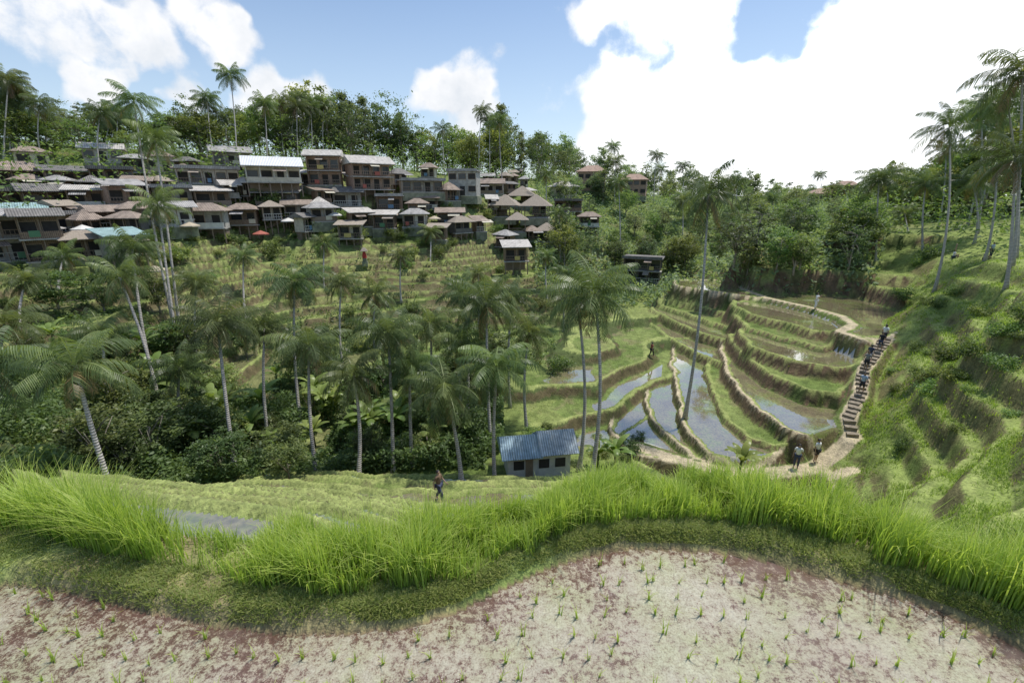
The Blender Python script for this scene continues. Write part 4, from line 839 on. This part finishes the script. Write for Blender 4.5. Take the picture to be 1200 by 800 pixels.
# ---------------------------------------------------------------- light, sky, camera
SAZ=math.radians(50); SEL=math.radians(68)
sd=Vector((math.sin(SAZ)*math.cos(SEL),math.cos(SAZ)*math.cos(SEL),math.sin(SEL)))
L=bpy.data.lights.new('sun','SUN'); L.energy=3.8; L.angle=math.radians(1.4); L.color=(1,.965,.91); lo=bpy.data.objects.new('sun',L); col.objects.link(lo); lo.rotation_euler=sd.to_track_quat('Z','Y').to_euler()
w=bpy.data.worlds.new('World'); scene.world=w; w.use_nodes=True; nt=w.node_tree; nt.nodes.clear()
out=N(nt,'ShaderNodeOutputWorld'); bg=N(nt,'ShaderNodeBackground'); bg.inputs[1].default_value=.15; nt.links.new(bg.outputs[0],out.inputs[0])
sky=N(nt,'ShaderNodeTexSky'); sky.sky_type='NISHITA'; sky.sun_disc=False; sky.sun_elevation=SEL; sky.sun_rotation=SAZ; sky.air_density=1.; sky.dust_density=.6; sky.ozone_density=1.5
tc=N(nt,'ShaderNodeTexCoord'); dirv=tc.outputs['Generated']
n0=noise(nt,7,3,dirv,.6); sc=N(nt,'ShaderNodeVectorMath',operation='MULTIPLY_ADD'); nt.links.new(n0.outputs['Color'],sc.inputs[0]); sc.inputs[1].default_value=(.17,.17,.17); nt.links.new(dirv,sc.inputs[2])
nrmv=N(nt,'ShaderNodeVectorMath',operation='NORMALIZE'); ad=N(nt,'ShaderNodeVectorMath',operation='SUBTRACT'); nt.links.new(sc.outputs[0],ad.inputs[0]); ad.inputs[1].default_value=(.085,.085,.085); nt.links.new(ad.outputs[0],nrmv.inputs[0])
blobs=[(30,20,60),(110,25,55),(175,50,36),(245,10,42),(285,30,26),(95,92,22),(130,90,24),(212,115,24),(315,110,38),(350,122,32),(512,104,28),(555,96,34),(548,132,36),(700,14,32),(760,5,46),(840,12,40),(720,124,44),(760,158,72),(850,152,74),(930,172,86),(820,98,42),(905,110,52),(985,116,66),(1000,44,44),(1070,54,80),(1150,80,116),(1200,20,86),(1050,160,86),(1200,180,110),(700,172,38)]
acc=None
for (u_,v_,r_) in blobs:
    c_=Vector(ray(u_,v_)).normalized(); e_=Vector(ray(u_+r_,v_)).normalized(); ang=c_.angle(e_)
    dt=N(nt,'ShaderNodeVectorMath',operation='DOT_PRODUCT'); nt.links.new(nrmv.outputs[0],dt.inputs[0]); dt.inputs[1].default_value=c_
    mr=N(nt,'ShaderNodeMapRange',interpolation_type='SMOOTHSTEP'); nt.links.new(dt.outputs['Value'],mr.inputs[0]); mr.inputs[1].default_value=math.cos(ang*1.4); mr.inputs[2].default_value=math.cos(ang*.2)
    if acc is None: acc=mr.outputs[0]
    else:
        m_=N(nt,'ShaderNodeMath',operation='ADD'); nt.links.new(acc,m_.inputs[0]); nt.links.new(mr.outputs[0],m_.inputs[1]); acc=m_.outputs[0]
mn=N(nt,'ShaderNodeMath',operation='MINIMUM'); nt.links.new(acc,mn.inputs[0]); mn.inputs[1].default_value=1.15
n1=noise(nt,9,7,dirv,.66); m1=N(nt,'ShaderNodeMath',operation='MULTIPLY_ADD'); nt.links.new(n1.outputs[0],m1.inputs[0]); m1.inputs[1].default_value=2.3; nt.links.new(mn.outputs[0],m1.inputs[2])
cm=N(nt,'ShaderNodeMapRange',interpolation_type='SMOOTHSTEP'); nt.links.new(m1.outputs[0],cm.inputs[0]); cm.inputs[1].default_value=1.42; cm.inputs[2].default_value=2.25
n2=noise(nt,7,5,dirv,.6); cr_=ramp(nt,n2.outputs[0],[(.36,(5.3,5.6,6.0)),(.56,(6.8,6.85,7.0))])
gd=N(nt,'ShaderNodeVectorMath',operation='DOT_PRODUCT'); nt.links.new(dirv,gd.inputs[0]); gd.inputs[1].default_value=Vector(ray(1060,60)).normalized()
gm=N(nt,'ShaderNodeMapRange',interpolation_type='SMOOTHSTEP'); nt.links.new(gd.outputs['Value'],gm.inputs[0]); gm.inputs[1].default_value=.82; gm.inputs[2].default_value=1.0; gm.inputs[3].default_value=1.; gm.inputs[4].default_value=1.7
gs=N(nt,'ShaderNodeVectorMath',operation='SCALE'); nt.links.new(cr_.outputs[0],gs.inputs[0]); nt.links.new(gm.outputs[0],gs.inputs['Scale'])
sepn=N(nt,'ShaderNodeSeparateXYZ'); nt.links.new(dirv,sepn.inputs[0]); hz=N(nt,'ShaderNodeMapRange'); nt.links.new(sepn.outputs[2],hz.inputs[0]); hz.inputs[1].default_value=.36; hz.inputs[2].default_value=-.02; hz.inputs[3].default_value=0; hz.inputs[4].default_value=.55
c1=mixc(nt,hz.outputs[0],sky.outputs[0],(5.,5.9,6.9)); c2=mixc(nt,cm.outputs[0],c1,gs.outputs[0]); nt.links.new(c2,bg.inputs[0])
cam=bpy.data.cameras.new('camera'); co=bpy.data.objects.new('camera',cam); col.objects.link(co); co.location=(0,0,CZ); co.rotation_euler=(math.pi/2-PIT,0,0); cam.sensor_width=36; cam.lens=F/1200*36; cam.clip_start=.05; cam.clip_end=8000
scene.camera=co
scene.view_settings.view_transform='Standard'; scene.view_settings.look='None'; scene.view_settings.exposure=0
